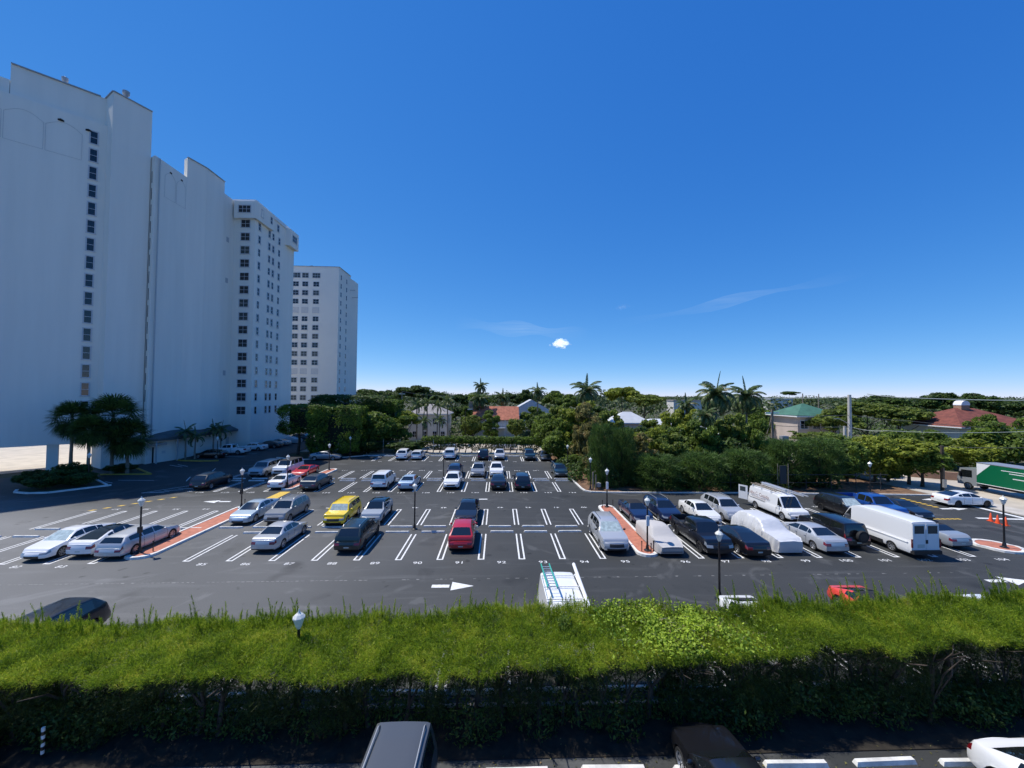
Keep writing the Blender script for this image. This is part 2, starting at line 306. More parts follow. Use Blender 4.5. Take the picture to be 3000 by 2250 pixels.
def car_meshes(ty, L, W, H, lod):
    key = (ty, L, W, H, lod)
    if key in _cars: return _cars[key]
    T = TYPES[ty]; xs = np.array([a for a, b in T['p']]); zs = np.array([b for a, b in T['p']])*H
    cowl, rf, rr, rb = T['k']; z0 = .20 if H < 1.6 else .27
    rad = T['wr_r']*(1. if H < 1.6 else 1.0); wx = T['wheels']; zw = rad; arch = rad*1.14
    st = set(np.round(np.linspace(.0, 1., 27), 4).tolist())
    st |= {0., .012, .03, .05, .955, .975, .99, 1., cowl, rf, rr, rb, min(.999, (rr+rb)/2), (cowl+rf)/2}
    for a, b in T['wins']: st |= {a, b}
    for w in wx:
        for q in np.linspace(-1, 1, 11): st.add(round(w+math.sin(q*math.pi/2)*arch/L, 4))
    d0, d1, d2 = .285, .498, (T['wins'][1][1]+.005 if len(T['wins']) > 1 else .498)
    if ty == 'coupe' or ty == 'convertible': d1 = d2 = .60
    if ty in ('van', 'highvan'): d0, d1, d2 = T['wins'][0][0]-.005, T['wins'][0][1]+.012, .0
    if ty == 'pickup': d0, d1, d2 = .262, .414, .553
    d2 = min(d2, wx[1]-.35*arch/L) if d2 else d1
    doors = [(d0, d1)]+([(d1+.006, d2)] if d2 > d1+.05 else [])
    if lod < 2:
        for a, b in doors: st |= {a, a-.005, b, b+.005}
    keep = {cowl, rf, rr, rb, 0., 1.} | {x for w in T['wins'] for x in w} | ({x for a, b in doors for x in (a, b, a-.005, b+.005)} if lod < 2 else set())
    S = []
    for s in sorted(x for x in st if 0 <= x <= 1):
        if S and s-S[-1] < .0035 and not (s in keep): continue
        if S and s-S[-1] < .0035 and s in keep and S[-1] not in keep: S[-1] = s; continue
        if S and s-S[-1] < 1e-5: continue
        S.append(s)
    def section(s):
        t = float(np.interp(s, xs, zs)); b = float(np.interp(s, [0, cowl, rb, 1], [T['belt'][0]*H*.985, T['belt'][0]*H, T['belt'][1]*H, T['belt'][1]*H]))
        b = min(b, t-.025)
        w = W/2*(1-T['af']*max(0, (.13-s)/.13)**2.2-T['ar']*max(0, (s-.88)/.12)**2.2)
        wr = W/2*T['wr']*(w/(W/2))
        g = min(1., max(0., (t-b)/(H-b)))
        Y = lambda z: w*.93+(wr-w*.93)*min(1, max(0, (z-b)/(H-b)))
        x = L/2-s*L
        zb = z0+(.05 if s < .04 or s > .97 else 0)
        for q in wx:
            dx = (s-q)*L
            if abs(dx) < arch: zb = max(zb, zw+math.sqrt(arch*arch-dx*dx))
        P = []
        ef = max(0, 1-s/.05) if s < .05 else (-max(0, 1-(1-s)/.05) if s > .95 else 0)
        for tt, ww in zip(ROWT, ROWW):
            z = z0+(b-z0)*tt; z = max(z, min(zb, b-.02*(1-tt)))
            sh = .13*max(0, (tt-.55)/.45)**1.6+.07*max(0, 1-tt/.2) if ef >= 0 else .09*max(0, (tt-.6)/.4)**1.6+.07*max(0, 1-tt/.2)
            P.append((x-ef*sh, w*ww, z))
        if ty in ('van', 'highvan') and ef < 0: P = [(x, y, z) for (_, y, z) in P]
        xe = P[-1][0]
        z9 = b+min(.05, .2*(t-b)); z11 = t-.012-.045*g
        if T.get('bed') and s > T['k'][3]+.003:
            fl = .42*H
            if s > .985: P += [(xe, w*.93, b+.01), (xe, w*.86, b+.012), (xe, w*.83, b+.012), (xe, w*.6, b+.012), (xe, w*.3, b+.012), (xe, 0, b+.012)]
            else: P += [(xe, w*.93, b+.01), (xe, w*.87, b+.012), (xe, w*.845, b), (xe, w*.83, fl), (xe, w*.4, fl), (xe, 0, fl)]
            return P
        P.append((xe, Y(z9), z9)); z10 = z9+(z11-z9)*.88
        P.append((xe, Y(z10), z10)); y11 = Y(z11); P.append((xe, y11*.985, z11))
        P.append((xe, y11*.86, t-.022*(.3+g*.7))); P.append((xe, y11*.45, t-.006)); P.append((xe, 0, t))
        return P
    ring = []
    for s in S:
        P = section(s); ring.append([(x, y, z) for x, y, z in P]+[(x, -y, z) for x, y, z in P[-2::-1]])
    NN = 2*NR-1; V = [p for r in ring for p in r]
    cells = {}
    def put(part, f): cells.setdefault(part, []).append(f)
    mid = lambda i: (S[i]+S[i+1])/2
    for i in range(len(S)-1):
        m = mid(i)
        for j in range(NN-1):
            q = j if j < NR-1 else NN-2-j; side = 0 if j < NR-1 else 1
            f = (i*NN+j, i*NN+j+1, (i+1)*NN+j+1, (i+1)*NN+j)
            part = 'body'
            if q < NL-1:
                tt = (ROWT[q]+ROWT[q+1])/2
                if .6 < tt < .9 and m < .05: part = 'headlight%d' % side
                elif .6 < tt < .9 and m > .968 and not T.get('blind'): part = 'taillight%d' % side
                elif tt < .12: part = 'skirt'
                elif lod < 2 and tt > .22:
                    for k, (a, b) in enumerate(doors):
                        if a-.0051 < m < a or b < m < b+.0051: part = None
                        elif a < m < b: part = 'door%d%d' % (side, k)
            elif q == 9:
                for k, (a, b) in enumerate(T['wins']):
                    if a < m < b: part = 'window%d%d' % (side, k)
                if part == 'body' and T.get('soft') and rf < m < rb+.02: part = 'roof'
            elif q >= 12 and cowl < m < rf: part = 'windshield'
            elif q >= 12 and rr < m < rb and not T.get('blind'): part = 'rear_window'
            elif q >= 10 and rf < m < (rb if T.get('soft') else rr): part = 'roof'
            if part: put(part, f)
    # nose and tail caps with columns across
    for end in (0, len(S)-1):
        base = len(V); r = ring[end]; sg = 1 if end == 0 else -1
        bul = (.16 if end == 0 else .07) if not T.get('blind') else (.10 if end == 0 else .01)
        rows = list(range(NR)) if T.get('bed') and end else list(range(NL))+[NR-1]
        for j in rows:
            x, w, z = r[j]
            if j == NR-1: w = r[NL-1][1]; x = r[NL-1][0]
            for c in range(CK+1):
                u = 1-2*c/CK; V.append((x+sg*bul*(1-abs(u)**2.4)*(W/1.85), w*u, z-(0 if j < NR-1 else .02*abs(u))))
        # stitch top row edge to hood
        for a in range(len(rows)-1):
            if rows[a] >= NL: break
            for c in range(CK):
                f = (base+a*(CK+1)+c, base+(a+1)*(CK+1)+c, base+(a+1)*(CK+1)+c+1, base+a*(CK+1)+c+1)
                if end == 0: f = f[::-1]
                tt = (ROWT[rows[a]]+ROWT[rows[a+1]])/2 if rows[a+1] < NL else 1.1
                ca = min(c, CK-1-c); side = 0 if c < CK/2 else 1; part = 'body'
                if tt < (.12 if not end else .2): part = 'skirt'
                elif end == 0:
                    if .6 < tt < .9 and ca < 2: part = 'headlight%d' % side
                    elif ca >= 2 and (.5 < tt < .9 if H > 1.55 else .12 < tt < .5): part = 'grille'
                    elif H > 1.55 and ca >= 1 and .12 < tt < .3: part = 'grille'
                else:
                    if .6 < tt < .9 and ca < 2 and not T.get('blind'): part = 'taillight%d' % side
                    elif .3 < tt < .56 and ca == 4: part = 'licence_plate'
                put(part, f)
        # hood lip
        lip = base+(len(rows)-1)*(CK+1)
        if not (T.get('bed') and end):
            rg = r[NL-1:NN-NL+1]; nb = len(V); V.extend(rg)
            for c in range(CK):
                a0, a1 = lip+c, lip+c+1
                i0 = round(c/CK*(len(rg)-1)); i1 = round((c+1)/CK*(len(rg)-1))
                f = [a0, nb+i0]+[nb+k for k in range(i0+1, i1+1)]+[a1]
                put('body', tuple(f[::-1]) if end == 0 else tuple(f))
    out = {}
    for part, fs in cells.items():
        used = sorted({v for f in fs for v in f}); ix = {v: k for k, v in enumerate(used)}
        fs2 = []
        for f in fs:
            g = []
            for v in f:
                if ix[v] not in g: g.append(ix[v])
            if len(g) > 2: fs2.append(tuple(reversed(g)))
        me = mesh(part.rstrip('0123456789'), [V[v] for v in used], fs2, M['plastic'], 38)
        me.validate(); me.polygons.foreach_set('use_smooth', [True]*len(me.polygons)); me.set_sharp_from_angle(angle=R(38))
        out[part] = me
    u = MB(); zt = T['belt'][0]*H-.10
    u.box(-L*.47, L*.47, -W*.33, W*.33, z0+.02, .37*H);  u.box(-L*.30, L*.30, -W*.455, W*.455, z0+.02, zt)
    out['underbody'] = mesh('underbody', u.V, u.F, M['plastic'])
    mr = MB().lathe([(.001, -.05), (.06, -.04), (.085, 0), (.07, .05), (.001, .06)], 8, axis='y')
    mr.V = [(x*.8, y*1.7, z*.95) for x, y, z in mr.V]
    out['mirror'] = mesh('mirror', mr.V, mr.F, M['plastic'], 60)
    out['_info'] = dict(rad=rad, wx=[L/2-q*L for q in wx], W=W, mirror=(L/2-(cowl+.075)*L, W/2-.02, float(T['belt'][0]*H+.06)), doors=doors, L=L, H=H, rails=(L/2-(rf+.06)*L, L/2-(rr-.04)*L, W/2*T['wr']*.86), beltz=T['belt'][0]*H)
    _cars[key] = out; return out

_wheels = {}
def wheel_meshes(rad):
    k = round(rad, 3)
    if k not in _wheels:
        t = MB().lathe([(rad*.66, -.105), (rad*.93, -.11), (rad, -.07), (rad, .07), (rad*.93, .11), (rad*.68, .105), (rad*.64, .03)], 20, axis='y')
        r = MB().lathe([(.01, .055), (rad*.16, .06), (rad*.2, .045)], 10, axis='y')
        for a in range(7):
            th = 2*math.pi*a/7; c, s = math.cos(th), math.sin(th); w0, w1 = rad*.075, rad*.10
            P = [(rad*.12, -w0), (rad*.64, -w1), (rad*.64, w1), (rad*.12, w0)]
            V = [(x*c-y*s, yy, x*s+y*c) for yy in (.05, .075) for x, y in P]
            r.add(V, [(0, 1, 2, 3), (7, 6, 5, 4), (0, 4, 5, 1), (1, 5, 6, 2), (2, 6, 7, 3), (3, 7, 4, 0)])
        n = 20; V = []
        for rr_, y in ((rad*.62, .10), (rad*.69, .108), (rad*.69, .06), (rad*.62, .06)):
            V += [(rr_*math.cos(2*math.pi*i/n), y, rr_*math.sin(2*math.pi*i/n)) for i in range(n)]
        r.add(V, [(a*n+i, a*n+(i+1) % n, ((a+1) % 4)*n+(i+1) % n, ((a+1) % 4)*n+i) for a in range(4) for i in range(n)])
        _wheels[k] = (mesh('wheel', t.V, t.F, M['tyre'], 40), mesh('rim', r.V, r.F, M['rim'], 30))
    return _wheels[k]

def car(name, label, cat, ty, L, W, H, x, y, rz, col, kind='solid', lod=1, glass='cglass', shade=None, roof=None, rims='rim', group='cars parked in the lot', rails=False, grille='plastic', skirt='plastic', mir=None, spare=False):
    """x, y is the ground point under the middle; rz=-90 deg points the nose at the camera side"""
    pm = M.get('paint_'+col[0]) or M.setdefault('paint_'+col[0], paint(col[0], col[1], kind))
    t = thing(name, label, cat, (x, y, 0), rz, group); ms = car_meshes(ty, L, W, H, lod); I = ms['_info']
    body = None
    for part, me in ms.items():
        if part[0] == '_' or part == 'mirror': continue
        nm = part.rstrip('0123456789')
        if nm == 'skirt': nm = 'sill_trim'
        if nm in ('window', 'windshield', 'rear_window'): m = M[shade] if (shade and nm == 'windshield') else M[glass]
        elif nm in ('body', 'door'): m = pm
        elif nm == 'roof': m = M[roof] if roof else pm
        else: m = {'headlight': M['head'], 'taillight': M['tail'], 'grille': M[grille], 'sill_trim': M[skirt] if skirt else pm, 'licence_plate': M['plate'], 'underbody': M['plastic']}[nm]
        o = obj(nm, me, t, m=m)
        if nm == 'door' and lod < 1:
            side = 1 if part[4] == '0' else -1; a, b = I['doors'][int(part[5])]
            h = MB().box(-.09, .09, -.02, .02, -.02, .02); hx = L/2-(b-.03)*L-.09 if b-a > .1 else L/2-b*L+.15
            obj('handle', mesh('handle', h.V, h.F, M['chrome']), o, (hx, side*(W/2-.012), I['beltz']-.13))
    for sd in (1, -1):
        mx, my, mz = I['mirror']; o = obj('mirror', ms['mirror'], t, (mx, sd*(my+.07), mz), m=M[mir] if mir else pm)
    tm, rm = wheel_meshes(I['rad'])
    for wx in I['wx']:
        for sd in (1, -1):
            o = obj('wheel', tm, t, (wx, sd*(W/2-.125), I['rad'])); o.rotation_euler = (0, random.uniform(0, 1), 0 if sd > 0 else math.pi)
            obj('rim', rm, o, m=M[rims])
    if rails:
        a, b, yy = I['rails']
        for sd in (1, -1):
            r = MB().tube([(a, sd*yy, H-.05), (a-.15, sd*yy, H+.03), (b+.15, sd*yy, H+.02), (b, sd*yy, H-.07)], .02, 6)
            r.build('roof_rail', M[rails], t)
    return t

def smooth_noise(n, k, amp):
    a = rng.normal(size=n+2*k); return np.convolve(a, np.ones(k)/k, 'same')[k:-k]*amp

def covered_car(label, ty, L, W, H, x, y, rz, m, dark=None, amp=.035, skirt=.16):
    T = TYPES[ty]; xs = np.array([a for a, b in T['p']]); zs = np.array([b for a, b in T['p']])*H
    n = 90; S = np.linspace(0, 1, n); top = np.interp(S, xs, zs); ker = np.hanning(11); ker /= ker.sum()
    top = np.convolve(np.pad(top, 5, 'edge'), ker, 'valid'); hull = top.copy()
    V = []; F = []; nk = 45
    fold = smooth_noise(n*nk, 3, 1.).reshape(n, nk)
    row = smooth_noise(n, 3, 1.)
    for i, s in enumerate(S):
        w = W/2*(1-T['af']*max(0, (.13-s)/.13)**2-T['ar']*max(0, (s-.88)/.12)**2)
        b = .62*H; g = max(0., (top[i]-b)/(H-b)); wr = w*(.93-(.93-T['wr']-.04)*min(1, g))
        for k in range(nk):
            u = k/(nk-1)*2-1; au = abs(u); sg = 1 if u > 0 else -1
            if au > .55:
                q = (1-au)/.45; z = skirt+(min(b, top[i])-skirt)*q; yy = w*(1.02-.06*q**3)+amp*row[i]*(1-q*.6)
            elif au > .33:
                q = (.55-au)/.22; zt = min(b, top[i]); z = zt+(top[i]-.05-zt)*q; yy = w*.96+(wr-w*.96)*q+amp*.5*row[i]
            else:
                q = au/.33; z = top[i]-.05*q**3; yy = wr*q
            x0 = L/2-s*L; e = max(0, 1-s/.03)+max(0, (s-.97)/.03)
            if au > .33: yy += amp*.8*math.sin(x0*5.2+1.3*math.sin(x0*2.1+sg)+au*3*sg)*min(1., (au-.33)*2.2)
            yy += amp*.35*fold[i, k]; z += amp*.25*fold[i, k]*(au < .9)+amp*.5*math.sin(x0*2.7+u*3)*(au < .5)
            V.append((x0, sg*yy, z))
    for i in range(n-1):
        for k in range(nk-1): F.append((i*nk+k, (i+1)*nk+k, (i+1)*nk+k+1, i*nk+k+1))
    for i, sg in ((0, 1), (n-1, -1)):
        b0 = len(V); prof = V[i*nk:(i+1)*nk]
        V.extend([(prof[0][0]+sg*(.13 if j else .02)*(1-abs(k/(nk-1)*2-1)**3), p[1]*(1 if j < 2 else .97), skirt+(p[2]-skirt)*(0, .5, 1)[j]) for j in range(3) for k, p in enumerate(prof)])
        for j in range(2):
            for k in range(nk-1):
                f = (b0+j*nk+k, b0+j*nk+k+1, b0+(j+1)*nk+k+1, b0+(j+1)*nk+k); F.append(f if sg > 0 else f[::-1])
        for k in range(nk-1):
            f = (b0+2*nk+k, b0+2*nk+k+1, i*nk+k+1, i*nk+k); F.append(f if sg > 0 else f[::-1])
    t = thing('covered_car', label, 'covered car', (x, y, 0), rz, 'cars under cloth covers')
    obj('cover', mesh('cover', V, F, M[m], 50), t)
    if dark:
        p = MB().box(L/2+.02, L/2+.15, -W*.36, W*.36, .34, .40); p.box(L/2+.02, L/2+.14, -W*.34, W*.34, .62, .66); p.build('seam_band', M[dark], t)
    tm, rm = wheel_meshes(.335)
    for wx in T['wheels']:
        for sd in (1, -1):
            o = obj('wheel', tm, t, (L/2-wx*L, sd*(W/2-.14), .335)); o.rotation_euler = (0, 0, 0 if sd > 0 else math.pi)
    return t
# ---------------------------------------------------------------- camera, sky, sun
def at(px, py, Y):
    """surveying helper: point at distance Y seen at photo pixel px, py (3000 x 2250)"""
    u, v = (px-1500)/1156.07, (1125-py)/1156.07
    d = CR*u+CU*v+CF; d = d*(Y/d.y); return Vector((d.x, Y, d.z+CAMH))
CAMH = 11.0166; p_, r_, y_ = .0267, .0073, .0334
CF = Vector((math.sin(y_)*math.cos(p_), math.cos(y_)*math.cos(p_), math.sin(p_)))
R0 = Vector((math.cos(y_), -math.sin(y_), 0)); U0 = R0.cross(CF)
CR = R0*math.cos(r_)+U0*math.sin(r_); CU = -R0*math.sin(r_)+U0*math.cos(r_)
cd = bpy.data.cameras.new('camera'); cam = bpy.data.objects.new('camera', cd); COL.objects.link(cam)
cd.sensor_fit = 'HORIZONTAL'; cd.sensor_width = 36; cd.lens = 36*1156.07/3000; cd.clip_end = 20000; cd.clip_start = .1
cam.matrix_world = Matrix(((CR.x, CU.x, -CF.x, 0), (CR.y, CU.y, -CF.y, 0), (CR.z, CU.z, -CF.z, CAMH), (0, 0, 0, 1)))
scene.camera = cam

SUN = Vector((-.915*.546, .403*.546, 1)).normalized()
EL = math.asin(SUN.z); AZ = math.atan2(SUN.x, SUN.y)
ld = bpy.data.lights.new('sun', 'SUN'); ld.energy = 5.0; ld.angle = R(.53); ld.color = (1, .955, .88)
lo = bpy.data.objects.new('sun', ld); COL.objects.link(lo); lo.rotation_euler = SUN.to_track_quat('Z', 'Y').to_euler()
w = bpy.data.worlds.new('World'); scene.world = w; w.use_nodes = True; t = w.node_tree
sky = t.nodes.new('ShaderNodeTexSky'); sky.sky_type = 'NISHITA'; sky.sun_disc = False
sky.sun_elevation = EL; sky.sun_rotation = AZ; sky.altitude = 6000; sky.air_density = 1.; sky.dust_density = 0.; sky.ozone_density = 3.
# the camera's deep blue rendering of a clear sky: a response curve for each channel
sp = t.nodes.new('ShaderNodeSeparateColor'); hs = t.nodes.new('ShaderNodeCombineColor'); t.links.new(sky.outputs[0], sp.inputs[0])
for i, (g_, e_) in enumerate(((1.25, 1.3), (.93, .73), (1.07, .37))):
    a = t.nodes.new('ShaderNodeMath'); a.operation = 'MULTIPLY'; a.inputs[1].default_value = .11; t.links.new(sp.outputs[i], a.inputs[0])
    b = t.nodes.new('ShaderNodeMath'); b.operation = 'POWER'; b.inputs[1].default_value = e_; t.links.new(a.outputs[0], b.inputs[0])
    c = t.nodes.new('ShaderNodeMath'); c.operation = 'MULTIPLY'; c.inputs[1].default_value = g_/.11; t.links.new(b.outputs[0], c.inputs[0]); t.links.new(c.outputs[0], hs.inputs[i])
t.links.new(hs.outputs[0], t.nodes['Background'].inputs['Color']); t.nodes['Background'].inputs['Strength'].default_value = .11
vs = scene.view_settings; vs.view_transform = 'Standard'; vs.look = 'None'; vs.exposure = 0; vs.gamma = 1; vs.use_curve_mapping = False
scene.cycles.max_bounces = 6; scene.cycles.diffuse_bounces = 3; scene.cycles.transparent_max_bounces = 96
scene.cycles.use_adaptive_sampling = True; scene.cycles.adaptive_threshold = .02
try: scene.cycles.use_denoising = True
except Exception: pass

# ---------------------------------------------------------------- ground
structure('ground', MB().sheet([(-3500, -400), (3500, -400), (3500, 5000), (-3500, 5000)], -.06), M['soil'])
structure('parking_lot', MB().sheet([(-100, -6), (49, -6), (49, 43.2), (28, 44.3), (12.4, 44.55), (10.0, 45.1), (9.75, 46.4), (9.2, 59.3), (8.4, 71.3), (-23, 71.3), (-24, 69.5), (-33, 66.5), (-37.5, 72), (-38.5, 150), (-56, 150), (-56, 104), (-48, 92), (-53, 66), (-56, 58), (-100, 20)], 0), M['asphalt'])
structure('street', MB().sheet([(-60, 76), (24, 76), (40, 86), (40, 91), (-60, 91)], -.03).sheet([(51.5, -10), (65, -10), (66, 200), (52, 200)], -.03), M['street'])
structure('sidewalk', MB().prism([(49, -6), (51.5, -6), (51.8, 120), (49.4, 120), (49.3, 43)], -.05, .05).prism([(-24, 73.2), (22, 73.2), (22, 75.6), (-24, 75.6)], -.05, .04), M['walk'])
structure('driveway', MB().sheet([(-130, 40), (-66, 54), (-58, 66), (-62, 110), (-130, 110)], .004), M['street'])
structure('mulch_bed', MB().sheet([(9.95, 45.15), (12.5, 44.6), (20, 44.45), (30, 44.35), (49, 43.3), (49, 60), (22, 72), (8.6, 72.4), (9.35, 59.3), (9.85, 46.5)], .03), M['mulch'])
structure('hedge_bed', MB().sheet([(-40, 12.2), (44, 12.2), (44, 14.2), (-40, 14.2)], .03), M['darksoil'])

def strip(mb, pts, w, z0, z1):
    for a, b in zip(pts, pts[1:]):
        a, b = Vector(a), Vector(b); d = (b-a).normalized(); n = Vector((-d.y, d.x))*w/2
        mb.prism([tuple(a-n), tuple(b-n), tuple(b+n), tuple(a+n)], z0, z1)
    return mb
k = MB(); strip(k, [(-24, 71.4), (8.45, 71.2)], .18, -.02, .13); strip(k, [(8.5, 71.1), (9.3, 59.3), (9.8, 46.4), (10.0, 45.25), (10.6, 44.75), (12.4, 44.45), (28.3, 44.2), (48.8, 43.1)], .2, -.02, .12)
strip(k, [(-37.5, 68.5), (-33, 66.2), (-27.5, 68.2), (-23, 71.2)], .2, -.02, .14); strip(k, [(49.1, 43), (49.1, 40.8)], .2, -.02, .14)
structure('kerb', k, M['kerb'])
structure('hedge_kerb', strip(MB(), [(-40, 14.25), (44, 14.25)], .14, -.02, .09), M['conc'])
k = MB(); strip(k, [(-53.2, 45.8), (-52.2, 44.75), (-50.4, 44.3), (-48.5, 44.5), (-45.3, 48.1)], .25, -.02, .15); strip(k, [(-45.9, 48.2), (-52.6, 52.9)], .22, -.02, .15)
structure('planting_bed_kerb', k, M['kerb'])
k = MB(); strip(k, [(-52.4, 54.2), (-46.3, 54.5), (-51.5, 58.4)], .28, -.02, .15); strip(k, [(-52, 65.9), (-50.6, 65.1), (-47, 64.7), (-44.9, 65.2)], .28, -.02, .16)
structure('yellow_kerb', k, M['ykerb'])
structure('planting_bed', MB().sheet([(-53.2, 45.8), (-52.2, 44.75), (-50.4, 44.3), (-48.5, 44.5), (-45.3, 48.1), (-52.4, 52.9)], .05).sheet([(-52.4, 54.2), (-46.3, 54.5), (-51.5, 58.4), (-53, 57)], .05).sheet([(-52, 65.9), (-50.6, 65.1), (-47, 64.7), (-45, 65.2), (-51, 67.5)], .05), M['soil'])

# ---------------------------------------------------------------- painted markings
LN = MB(); YL = MB(); NUM = MB(); P = 2.74; ZL = .005
def ubox(mb, x, y0, y1, close, lean=0.):
    w = .105; h = .17
    for sx in (-h, h): mb.sheet([(x+sx-w/2, y0), (x+sx+w/2, y0), (x+sx+w/2, y1), (x+sx-w/2, y1)], ZL)
    a, b = (y0, y0+.12) if close < 0 else (y1-.12, y1)
    mb.sheet([(x-h+w/2, a), (x+h-w/2, a), (x+h-w/2, b), (x-h+w/2, b)], ZL)
def number(n, x, y, flip=False):
    V, F = text_geo(str(n), .50); s = -1 if flip else 1
    NUM.add([(x+s*v[0]*1.25, y+s*v[1], ZL+.001) for v in V], F)
STOPS = []
def bay_row(xs, y0, y1, close, stop_y, nums, num_y, flip, what, last=True, skip=()):
    for i, x in enumerate(xs): ubox(LN, x, y0, y1, close)
    for i, n in nums.items():
        c = xs[0]+P*(i+.5)
        if n: number(n, c, num_y, flip)
        if i not in skip: STOPS.append((c, stop_y, n, what, i))
A0 = -20.275; B0 = -9.35; C0 = -6.695; D0 = -9.55; E0 = -20.58
bay_row([A0+P*k for k in range(11)], 26.67, 31.5, -1, 31.9, {i: 85+i for i in range(0, 11)}, 26.2, False, 'front row')
bay_row([13.86+P*k for k in range(8)], 26.61, 31.5, -1, 31.9, {i: 97+i for i in range(-1, 8)}, 26.1, False, 'east front row')
bay_row([-39.7+P*k for k in range(6)], 26.4, 31.4, -1, 31.3, {i: 79+i for i in range(-1, 5)}, 26.0, False, 'west front row')
bay_row([B0+P*k for k in range(-4, 7)], 33.67, 38.25, 1, 33.15, {i: 50-i for i in range(-1, 11)}, 38.8, True, 'second row')
bay_row([14.0+P*k for k in range(9)], 33.7, 38.3, 1, 33.2, {i: 38-i for i in range(-1, 8)}, 38.8, True, 'east second row')
bay_row([-37.1+P*k for k in range(5)], 33.0, 37.9, 1, 32.9, {i: 57-i for i in range(0, 5)}, 38.5, True, 'west second row')
bay_row([C0+P*k for k in range(-5, 6)], 45.05, 49.9, -1, 50.6, {i: 124+i for i in range(-1, 11)}, 44.6, False, 'third row')
bay_row([-34.2+P*k for k in range(4)], 45.2, 50.0, -1, 50.6, {i: 118+i for i in range(0, 3)}, 44.8, False, 'west third row')
bay_row([D0+P*k for k in range(-4, 7)], 52.1, 57.0, 1, 51.7, {i: 112-i for i in range(-1, 11)}, 57.5, True, 'fourth row')
bay_row([-34.5+P*k for k in range(4)], 52.3, 57.1, 1, 51.8, {i: 117-i for i in range(0, 3)}, 57.5, True, 'west fourth row')
bay_row([E0+P*k for k in range(0, 11)], 65.54, 70.2, -1, 70.6, {i: 86+i-60 for i in range(-1, 11)}, 65.1, False, 'far row')
bay_row([-8.9+P*k for k in range(-2, 11)], 7.0, 11.2, -1, 11.75, {i: 0 for i in range(-2, 11)}, 6, False, 'near row')
bay_row([-24.0+P*k for k in range(0, 18)], 15.0, 18.3, 1, 14.9, {i: 0 for i in range(0, 17)}, 6, False, 'hedge row')
def arrow(x, y, L, s, W=.5):
    e = s*L
    LN.sheet([(x, y-.17), (x+e*.42, y-.17), (x+e*.42, y+.17), (x, y+.17)], ZL)
    LN.sheet([(x+e*.47, y-W), (x+e, y), (x+e*.47, y+W)], ZL)
arrow(-3.75, 23.05, 2.4, 1); arrow(29.5, 23.1, 2.6, 1, .55); arrow(-27.0, 41.1, 2.7, -1); arrow(-33, 23.3, 2.6, 1); arrow(48.3, 41.4, 2.6, -1, .45); arrow(43.9, 38.0, 2.8, 1, .45)
LN.sheet([(-2.3, 41.7), (-1.1, 41.7), (-1.1, 42.0), (-2.3, 42.0)], ZL)
for a, b in (((43.9, 35.05), (48.2, 34.6)), ((44.2, 31.8), (48.6, 31.6))): strip(LN, [a, b], .35, .003, ZL)
strip(LN, [(48.3, 42.6), (48.3, 34.3)], .5, .003, ZL)
# worn seam line across the front aisle
FD = MB()
for i in range(260):
    x = -44+i*.28
    if random.random() < (.85 if x < -8 else .3):
        h = random.uniform(.012, .045); y = 23.62+.0105*(x+30)+random.uniform(-.015, .015)
        FD.sheet([(x, y-h), (x+random.uniform(.1, .27), y-h), (x+random.uniform(.1, .27), y+h), (x, y+h)], ZL)
# striped no-parking patches, hatched bays in the shade
for k in range(5): strip(LN, [(-38.2+k*.9, 44.9+k*.8), (-36.4+k*.9, 45.3+k*.75)], .1, .003, ZL)
strip(LN, [(-38.8, 44.6), (-35.2, 49.6)], .1, .003, ZL); strip(LN, [(-38.8, 44.6), (-36.6, 44.9)], .1, .003, ZL)
for a, b in (((-47.2, 51.0), (-42.8, 50.9)), ((-48, 50.2), (-46.5, 49.5)), ((-49.5, 61.5), (-46.5, 60)), ((-48.7, 62), (-46, 60.4)), ((-49, 70), (-43.5, 69.6)), ((-49, 73.4), (-43.5, 73)), ((-49, 79), (-44, 78.7)), ((-41, 59), (-39, 55)), ((-40, 53), (-38.6, 50.5))): strip(LN, [a, b], .1, .003, ZL)
structure('parking_lines', LN, M['line']); structure('worn_line', FD, M['fade']); structure('bay_numbers', NUM, M['line'])
YL.sheet([(-24.2, 39.7), (-23.0, 39.7), (-23.1, 45.1), (-24.2, 45.1)], ZL)
for k in range(7):
    y = 42.0-k*.53; YL.sheet([(43.85, y), (44.35, y-.05), (44.35, y-.33), (43.85, y-.28)], ZL)
    x = 38.9+k*.47; YL.sheet([(x, 35.0), (x+.3, 34.95), (x+.35, 34.65), (x+.05, 34.7)], ZL)
    x = -36.6+k*.62; YL.sheet([(x-1.3, 38.0+k*.75), (x-.9, 38.05+k*.75), (x-.7, 38.4+k*.75), (x-1.1, 38.35+k*.75)], ZL)
    if k < 5: YL.sheet([(43+k*.9, 27.4), (43.5+k*.9, 27.4), (43.6+k*.9, 27.1), (43.1+k*.9, 27.1)], ZL)
structure('yellow_markings', YL, M['yline'])
structure('blue_marking', MB().sheet([(22.2, 36.2), (23.6, 36.2), (23.6, 37.8), (22.2, 37.8)], ZL), M['bline'])

